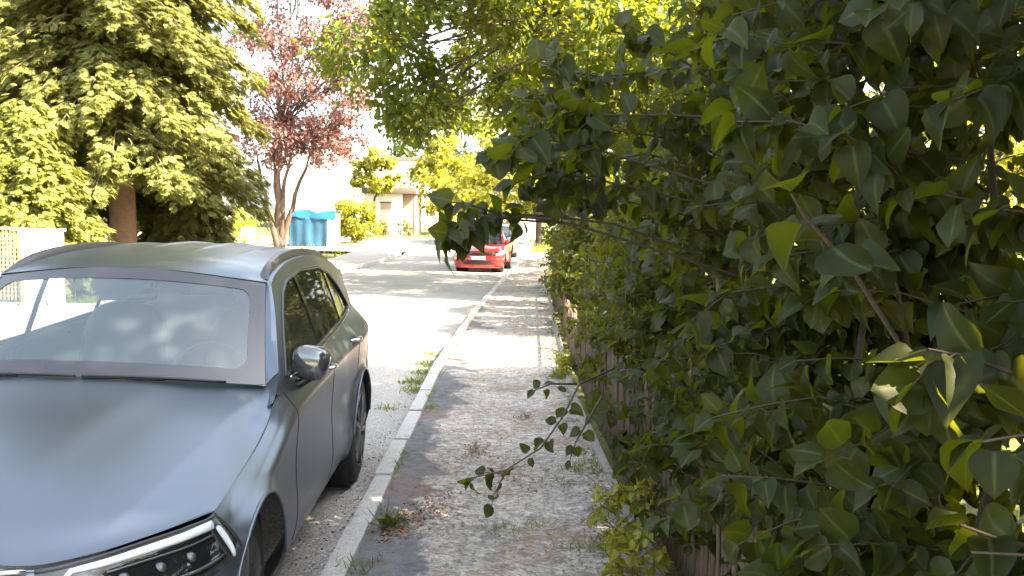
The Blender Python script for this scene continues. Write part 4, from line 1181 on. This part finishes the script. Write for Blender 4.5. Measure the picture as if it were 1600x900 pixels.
# purple plum
pb = np.array([-10.5, 40.5, .05]); forks = [pb + np.array(q) for q in ((-1.0, 0, 4.3), (-.35, .3, 5.0), (.55, -.2, 4.6), (1.3, .1, 4.5), (.1, -.3, 5.6))]
cl = crown_clumps((-9.3, 40.5, 8.8), (3.2, 2.4, 5.0), 62, .85, .15) + [(np.array(q), .75) for q in ((-11.6, 40.3, 5.0), (-10.6, 40.9, 4.7), (-9.7, 40.2, 5.0), (-8.7, 40.6, 4.6), (-11.9, 40.6, 6.0), (-10.1, 40.0, 5.7), (-8.0, 40.5, 5.4), (-9.2, 40.9, 5.9), (-7.2, 40.4, 4.9))]
make_tree('plum_tree', 'purple-leaved tree with several bare stems beside the blue tarp', 'tree', pb, 1.6, .17, cl, 22000, .16, M['plum_leaf'], 'diamond', bark='bark_plum', forks=forks, limb=.35)
# conifers
make_conifer('spruce_tree', 'big conifer with a thick reddish trunk and sunlit drooping sprays behind the grey SUV', (-10.5, 24.2, 0), 24, .36, 2.75, 3.45, 440, .31, M['spruce_leaf'], power=.26)
make_conifer('spruce_tree', 'second conifer standing farther left, its crown merging with the thick-trunked one', (-15.0, 27.2, 0), 22, .30, 2.2, 4.6, 330, .38, M['spruce_leaf'], power=.35)
make_conifer('evergreen_tree', 'low bright yellow-green evergreen above the lattice panel at the left edge', (-11.2, 20.7, 0), 4.3, .10, .5, 1.65, 230, .25, M['yew_leaf'], 'bark', droop=.22, power=.55)
make_conifer('evergreen_bush', 'dark low evergreen in the shade right of the thick reddish trunk', (-9.7, 26.8, 0), 3.4, .10, .3, 1.5, 100, .32, M['spruce_leaf'], 'bark', droop=.25, power=.5)
make_shrub('garden_shrub', 'thin leafed shrub against the pale house wall left of the thick trunk', 'shrub', (-14.0, 29.6, 0), (.7, .7), 2.3, 60, .12, M['oak_leaf'], tpl='diamond', spacing=.10)
make_shrub('garden_shrub', 'small sunlit bush at the foot of the purple tree', 'shrub', (-11.6, 38.0, 0), (.9, .9), 1.9, 80, .14, M['yellow_leaf'], tpl='diamond', spacing=.09)
make_shrub('garden_shrub', 'wide sunlit yellow-green hedge seen far behind the stems of the purple tree', 'hedge', (-18.6, 51, zg(51)), (4.2, 1.0), 2.7, 300, .2, M['yellow_leaf'], tpl='diamond', spacing=.12, twig=.9, nst=14)
for k, (u, v0, Y, w, lab) in enumerate(((597, 350, 60, .42, 'small clipped shrub left of the gate post by the garage'), (631, 346, 60, .72, 'wider clipped shrub in front of the brown porch'))):
    p = at(u, 368, Y); make_shrub('clipped_shrub', lab, 'shrub', (p[0], Y, zg(Y)), (w, .5), 1.0 - .1 * (k == 0), 70, .12, M['oak_leaf'], tpl='diamond', spacing=.07, zmin=.05)

# ------------------------------------------------------------------ buildings
def wallbox(root, name, mat, x0, x1, y0, y1, z0, z1):
    b = MB(); o = np.array(root.location); b.box(((x0 + x1) / 2 - o[0], (y0 + y1) / 2 - o[1], (z0 + z1) / 2 - o[2]), (x1 - x0, y1 - y0, z1 - z0), None, .01)
    return b.build(name, mat, root, angle=30)
# garage with a porch
gz = zg(62)
gar = empty('garage', (-9, 62, gz), 'small white flat-roofed garage with a brown porch wall and a dark fascia', 'building')
xl0, xc, xe = at(568, 368, 62)[0], at(627, 368, 62)[0], at(648, 368, 62)[0]
ztop = at(627, 303, 62)[2]
wallbox(gar, 'wall', M['white_wall'], xl0, xc, 62, 66.5, gz - .3, ztop)
wallbox(gar, 'porch_wall', M['brown_wall'], xc + .003, xe, 62.7, 66.5, gz - .3, ztop - .01)
rf = wallbox(gar, 'roof', M['roof'], xc - 2.7, xe + .15, 61.6, 66.9, ztop + .004, ztop + .42)
dx0, dx1 = at(595, 340, 62)[0], at(611, 340, 62)[0]
dr = wallbox(gar, 'door', M['brown_wall'], dx0, dx1, 61.96, 61.995, gz, at(600, 317, 62)[2])
wallbox(gar, 'door_frame', M['roof'], dx0 - .06, dx1 + .06, 61.93, 61.99, at(600, 317, 62)[2] + .002, at(600, 317, 62)[2] + .09)
wallbox(gar, 'porch_post', M['roof'], xe - .10, xe, 61.75, 61.85, gz, ztop)
# white house with the roof edge among the trees
h1z = zg(78)
hs = empty('house', (-5, 78, h1z), 'white house with a dark roof edge showing between the yellow trees', 'building')
e0 = at(648, 252, 78)
wallbox(hs, 'wall', M['white_wall'], at(575, 252, 78)[0], at(705, 252, 78)[0], 78, 86, h1z - .5, e0[2])
wallbox(hs, 'roof', M['roof'], at(570, 252, 78)[0], at(712, 252, 78)[0], 77.3, 86.6, e0[2] + .003, e0[2] + .28)
wn_ = wallbox(hs, 'window', M['window'], at(672, 280, 78)[0], at(690, 280, 78)[0], 77.96, 77.99, e0[2] - 2.4, e0[2] - 1.1)
h2z = zg(70)
hs2 = empty('house', (-16, 70, h2z), 'tall sunlit white house wall behind the purple-leaved tree', 'building')
wallbox(hs2, 'wall', M['white_wall'], at(442, 250, 70)[0], at(588, 250, 70)[0], 70, 79, h2z - .5, at(500, 236, 70)[2])
wallbox(hs2, 'roof', M['white_wall'], at(446, 250, 70)[0], at(584, 250, 70)[0], 70.4, 78.6, at(500, 236, 70)[2] + .003, at(500, 236, 70)[2] + .15)
# pale house behind the conifers
hs3 = empty('house', (-17, 33, 0), 'pale house with a grey shutter behind the conifers', 'building')
wallbox(hs3, 'wall', M['pale_wall'], at(40, 340, 33)[0], at(255, 340, 33)[0], 33, 41, -.3, 5.2)
wallbox(hs3, 'shutter', M['shutter'], at(80, 340, 33)[0], at(128, 340, 33)[0], 32.95, 32.99, 1.0, 2.45)
wallbox(hs3, 'roof', M['roof_tile'], at(30, 340, 33)[0], at(265, 340, 33)[0], 32.4, 41.6, 5.203, 5.5)
# white garden wall and lattice panel
p0, p1 = at(33, 368, 17.5), at(96, 368, 17.5)
gw = MB(); gw.box(((p0[0] + p1[0]) / 2 , 17.5, .67), (p1[0] - p0[0], .2, 1.60), None, .02)
gw.box(((p0[0] + p1[0]) / 2 , 17.5, 1.493), (p1[0] - p0[0] + .06, .27, .05), None, .01)
tag(gw.build('garden_wall', M['white_wall'], angle=30), 'bright white garden wall beside the lattice panel', 'wall')
la = at(-40, 368, 17.4); lb = at(31, 368, 17.4)
lat = empty('lattice_panel', (la[0], 17.4, 0), 'tan wooden lattice panel at the left edge beside the white garden wall', 'fence')
b = MB(); W_ = lb[0] - la[0]
for k in range(12): b.box((W_ * (k + .5) / 12, 0, .80), (.032, .012, 1.36))
for k in range(15): b.box((W_ / 2, .013, .16 + 1.28 * (k + .5) / 15), (W_, .012, .032))
b.build('lattice', M['lattice'], lat, smooth=False)
for x in (-.02, W_ + .02):
    b = MB(); b.box((x, .005, .76), (.07, .07, 1.56), None, .006); b.build('post', M['lattice'], lat, angle=30)
b = MB(); b.box((W_ / 2, .005, 1.512), (W_ - .05, .06, .05), None, .006); b.build('rail', M['lattice'], lat, angle=30)
# tarpaulin-covered stack
tz = zg(46)
t0, t1, t2 = at(447, 385, 46)[0], at(507, 385, 46)[0], at(521, 385, 46)[0]
zt_ = at(480, 329, 46)[2]
tp = empty('covered_stack', ((t0 + t1) / 2, 46.6, tz), 'stack under a bright blue tarpaulin with a teal front sheet coloured as in leaf shade, right of the purple tree', 'tarpaulin')
H_ = zt_ - tz; w_ = t2 - t0
def sheet(mb, f, nu, nv): mb.grid([[f(i / nu, j / nv) for j in range(nv + 1)] for i in range(nu + 1)])
b = MB(); b.box(((w_ - (t1 - t0)) / 2, .75, H_ / 2 - .06), (w_ - .08, 1.4, H_ - .14), None, .02); b.build('log_pile', M['bag_black'], tp, angle=30)
xo = -(t1 - t0) / 2
b = MB(); sheet(b, lambda u, v: (xo + (t1 - t0) * u, -.02 + .05 * math.sin(9 * u + 2 * v) * (1 - v) + .02 * math.sin(23 * u), (H_ - .35) * v), 30, 14); b.build('front_sheet', M['tarp_teal_shaded'], tp, solid=.01)
b = MB(); sheet(b, lambda u, v: (xo + w_ * u * 1.0, -.06 - .03 * math.sin(11 * u) * (1 - v) if v < .5 else -.06 + (v - .5) * 3.2, (H_ - .42 + .05 * math.sin(7 * u) + .03 * math.sin(19 * u) + .42 * min(1, v * 2)) + .03 * math.sin(13 * u + 5 * v)), 40, 12); b.build('top_sheet', M['tarp_blue'], tp, solid=.01)
b = MB(); sheet(b, lambda u, v: (xo + (t1 - t0) + (t2 - t1) * u, -.03 + .04 * math.sin(8 * u + 3 * v), (H_ - .44) * v), 10, 12); b.build('side_sheet', M['white_sheet'], tp, solid=.01)
# white barrel and wire crate by the plum
p = at(388, 370, 38); b = MB(); b.lathe([(0, 0), (0, .28), (.1, .31), (.45, .33), (.75, .30), (.82, .25), (.84, .0)], 24, 'z', (0, 0, 0))
o = b.build('rain_barrel', M['white_plastic'], angle=40); o.location = (p[0], 38, p[2] - .42); tag(o, 'white rounded barrel left of the purple tree stems', 'barrel')
b = MB(); b.lathe([(-.7, .3), (-.02, .3)], 16, 'z'); 
p = at(403, 372, 38.4); b = MB()
for z in np.linspace(0, .8, 7):
    for q in ((-.35, -.25, .35, -.25), (.35, -.25, .35, .25), (.35, .25, -.35, .25), (-.35, .25, -.35, -.25)): b.tube([(q[0], q[1], z), (q[2], q[3], z)], .012, 4)
for x in np.linspace(-.35, .35, 7):
    for y in (-.25, .25): b.tube([(x, y, 0), (x, y, .8)], .012, 4)
o = b.build('wire_crate', M['wire']); o.location = (p[0], 38.4, 0.02); tag(o, 'grey wire crate between the white barrel and the purple tree stems', 'crate')
# wire fence and gate posts beyond the round bush
wf = empty('wire_fence', (at(670, 368, 61)[0], 61, zg(61)), 'thin wire fence with slim posts right of the garage', 'fence')
xa, xb = at(652, 368, 61)[0] - wf.location[0], at(705, 368, 61)[0] - wf.location[0]
for x in np.linspace(xa, xb, 4):
    b = MB(); b.tube([(x, 0, -.1), (x, 0, 1.45)], .03, 8); b.build('post', M['wire'], wf)
b = MB()
for z in np.linspace(.1, 1.4, 8): b.tube([(xa, 0, z), (xb, 0, z)], .006, 4)
for x in np.linspace(xa, xb, 24): b.tube([(x, .006, .1), (x, .006, 1.4)], .005, 4)
b.build('mesh_panel', M['wire'], wf)
p = at(607, 368, 59); b = MB(); b.box((0, 0, .45), (.12, .12, 1.1), None, .01); b.box((0, 0, 1.02), (.16, .16, .05), None, .01)
o = b.build('gate_post', M['wire'], angle=30); o.location = (p[0], 59, zg(59)); tag(o, 'slim grey gate post between the two clipped shrubs', 'post')

# ------------------------------------------------------------------ small growth and litter
def tuft(label, p, n, h, mat='grass', spread=.06, name='weed_tuft', tpl='blade', size=None, cat='weed'):
    p = np.asarray(p, float)
    q = np.stack([rng.normal(0, spread, n), rng.normal(0, spread, n), np.zeros(n)], 1)
    ax = np.stack([rng.normal(0, .55, n), rng.normal(0, .55, n), rng.uniform(.5, 1.1, n)], 1)
    if tpl != 'blade': q[:, 2] = rng.uniform(.0, h, n)
    nr = rng.normal(0, 1, (n, 3)) + ([0, 0, 1] if tpl != 'blade' else [0, 0, 0])
    o = scatter(name, tpl, q, ax, nr, (h if size is None else size) * rng.uniform(.5, 1.2, n), M[mat], None, width=np.full(n, 1.3 if tpl == 'blade' else 1.0))
    o.location = p; tag(o, label, cat, 'weeds at the pavement edges'); return o
def gp(u, v, z=.09):
    r = ray(u, v); return np.array([0, 0, CAM_H]) + r * ((z - CAM_H) / r[2])
def road_pt(u, v): p = gp(u, v, -.02); p[2] = zroad(p[0], p[1]); return p
for k in range(5):
    p = road_pt(648 + 7 * k, 612 - 14 * k)
    tuft(['yellow-green weed clump at the kerb nearest the SUV rear wheel', 'sunlit weed clump second from the SUV along the road side of the kerb', 'bright weed clump in the middle of the kerbside row', 'weed clump near the sunny end of the kerbside row', 'weed clump at the sunlit end of the kerbside row'][k], p, 110, .10, 'grass', .08)
for (u, v, n, h, lab) in ((605, 640, 24, .10, 'small green weed in the gutter behind the SUV'), (672, 638, 40, .07, 'flat grass tuft on the pavement just inside the kerb'), (612, 815, 22, .12, 'green weed growing from the kerb joint among rust-brown litter'), (560, 890, 18, .10, 'weed at the kerb at the bottom of the view'),
                          (780, 828, 40, .06, 'grassy tuft in a crack near the middle of the pavement'), (835, 822, 30, .05, 'thin tuft right of the middle pavement crack'), (918, 855, 44, .07, 'grass tuft near the yellow seedling by the edging'), (905, 735, 44, .08, 'grass tuft beneath the drooping sprig by the edging'), (880, 756, 26, .06, 'brownish tuft left of the edging under the sprig'), (848, 545, 36, .07, 'tuft at the shadow edge by the fence'), (822, 470, 40, .08, 'weed on the shaded pavement toward the red car'), (870, 590, 40, .14, 'yellow-green weed at the foot of the pickets')):
    p = road_pt(u, v) if u == 605 else gp(u, v)
    tuft(lab, p, n * 2, h * .8, 'grass', .055 if u < 860 else .07)
n = 1500
y = 2.6 + 15 * rng.uniform(0, 1, n) ** 1.3; cl_ = np.sin(y * 2.3) + np.sin(y * 5.1 + 1) + rng.normal(0, .7, n) > .5
x = np.where(rng.uniform(0, 1, n) < .6, np.interp(y, *XF_T) - np.abs(rng.normal(0, .05, n)), np.interp(y, *XR_T) + .01 + np.abs(rng.normal(0, .02, n)))
x, y = x[cl_], y[cl_]; n = len(x)
o = scatter('edge_weeds', 'blade', np.stack([x, y, np.full(n, .088)], 1), np.stack([rng.normal(-.2, .6, n), rng.normal(0, .6, n), rng.uniform(.4, 1, n)], 1), rng.normal(0, 1, (n, 3)), rng.uniform(.03, .09, n), M['grass'], width=np.full(n, 1.6))
tag(o, kind='stuff')
tuft('pale dock-like weed with broad leaves inside the kerb', gp(606, 828), 9, .03, 'hedge_leaf', .03, 'weed', 'oval', .07)
tuft('moss-green weed flat on the gutter beside the kerb', road_pt(640, 600), 20, .02, 'grass', .06, 'weed', 'oval', .05)
for (q, hh, nt_, lab) in ((gp(968, 850), .36, 16, 'yellow-green seedling with toothed leaves at the concrete edging'), (gp(985, 905), .26, 10, 'yellow seedling at the bottom edge in front of the tall shrub'), (gp(880, 585), .24, 12, 'small yellow plant hugging the pickets by the sunny patch')):
    make_shrub('seedling', lab, 'plant', q + [0.02, 0, 0], (.15, .15), hh, nt_, .062, M['yellow_leaf'], tpl='oval', spacing=.032, twig=.16, zmin=.06, nst=5)
# dead leaves: nobody could count them
n = 2600
x = rng.uniform(-.76, .62, n); y = 3 + 18 * rng.uniform(0, 1, n) ** 1.6
for (u, v, k, sg) in ((648, 806, 260, .09), (612, 832, 120, .06), (745, 702, 160, .07), (690, 790, 160, .12), (820, 650, 90, .06), (800, 740, 120, .15)):
    c_ = gp(u, v); x = np.concatenate([x, c_[0] + rng.normal(0, sg * .7, k)]); y = np.concatenate([y, c_[1] + rng.normal(0, sg * 1.6, k)])
y2 = 2.5 + 16 * rng.uniform(0, 1, 1300) ** 1.3; x2 = np.interp(y2, *XF_T) - .02 - np.abs(rng.normal(0, .11, 1300))
x = np.concatenate([x, x2]); y = np.concatenate([y, y2])
n = len(x)
w = (np.arange(n) >= 2600) | ((np.sin(x * 5 + y * 1.3) + np.sin(y * 2.1 - x * 3) + rng.normal(0, .8, n)) > .55)
x, y = x[w], y[w]
P = np.stack([x, y, np.full(len(x), .094)], 1)
a = rng.uniform(0, 2 * math.pi, len(x))
o = scatter('leaf_litter', 'diamond', P, np.stack([np.cos(a), np.sin(a), rng.normal(0, .15, len(x))], 1), np.stack([rng.normal(0, .3, len(x)), rng.normal(0, .3, len(x)), np.ones(len(x))], 1), rng.uniform(.010, .032, len(x)), M['dead_leaf'])
tag(o, kind='stuff')
n = 1500
y = 2 + 16 * rng.uniform(0, 1, n) ** 1.5; x = np.array([xr(q) for q in y]) - KW - np.abs(rng.normal(0, .14, n)) - .01
P = np.stack([x, y, [zroad(*q) + .006 for q in zip(x, y)]], 1); a = rng.uniform(0, 2 * math.pi, n)
o = scatter('gutter_litter', 'diamond', P, np.stack([np.cos(a), np.sin(a), rng.normal(0, .15, n)], 1), np.stack([rng.normal(0, .3, n), rng.normal(0, .3, n), np.ones(n)], 1), rng.uniform(.008, .028, n), M['dead_leaf'])
tag(o, kind='stuff')
n = 9000
x = np.concatenate([rng.uniform(-16, -7.6, n // 2), rng.uniform(1, 5, n // 2)]); y = rng.uniform(2, 58, n)
P = np.stack([x, y, [zg(q) - .05 for q in y]], 1)
o = scatter('grass', 'blade', P, np.stack([rng.normal(0, .4, n), rng.normal(0, .4, n), np.ones(n)], 1), rng.normal(0, 1, (n, 3)), rng.uniform(.10, .30, n), M['grass'], width=np.full(n, 3.0))
tag(o, kind='stuff')
p = gp(727, 672); b = MB(); b.tube([(-.018, 0, .006), (.018, .004, .006)], .004, 8); o = b.build('cigarette_end', M['paper']); o.location = p; tag(o, 'small white cigarette end lying on the pavement', 'litter')
p = gp(671, 612); b = MB(); b.lathe([(0, 0), (0, .014), (.004, .0145), (.006, .012), (.006, 0)], 18, 'z'); o = b.build('bottle_cap', M['chrome'], angle=40); o.location = p; tag(o, 'shiny bottle cap on the edge of the kerb', 'litter')
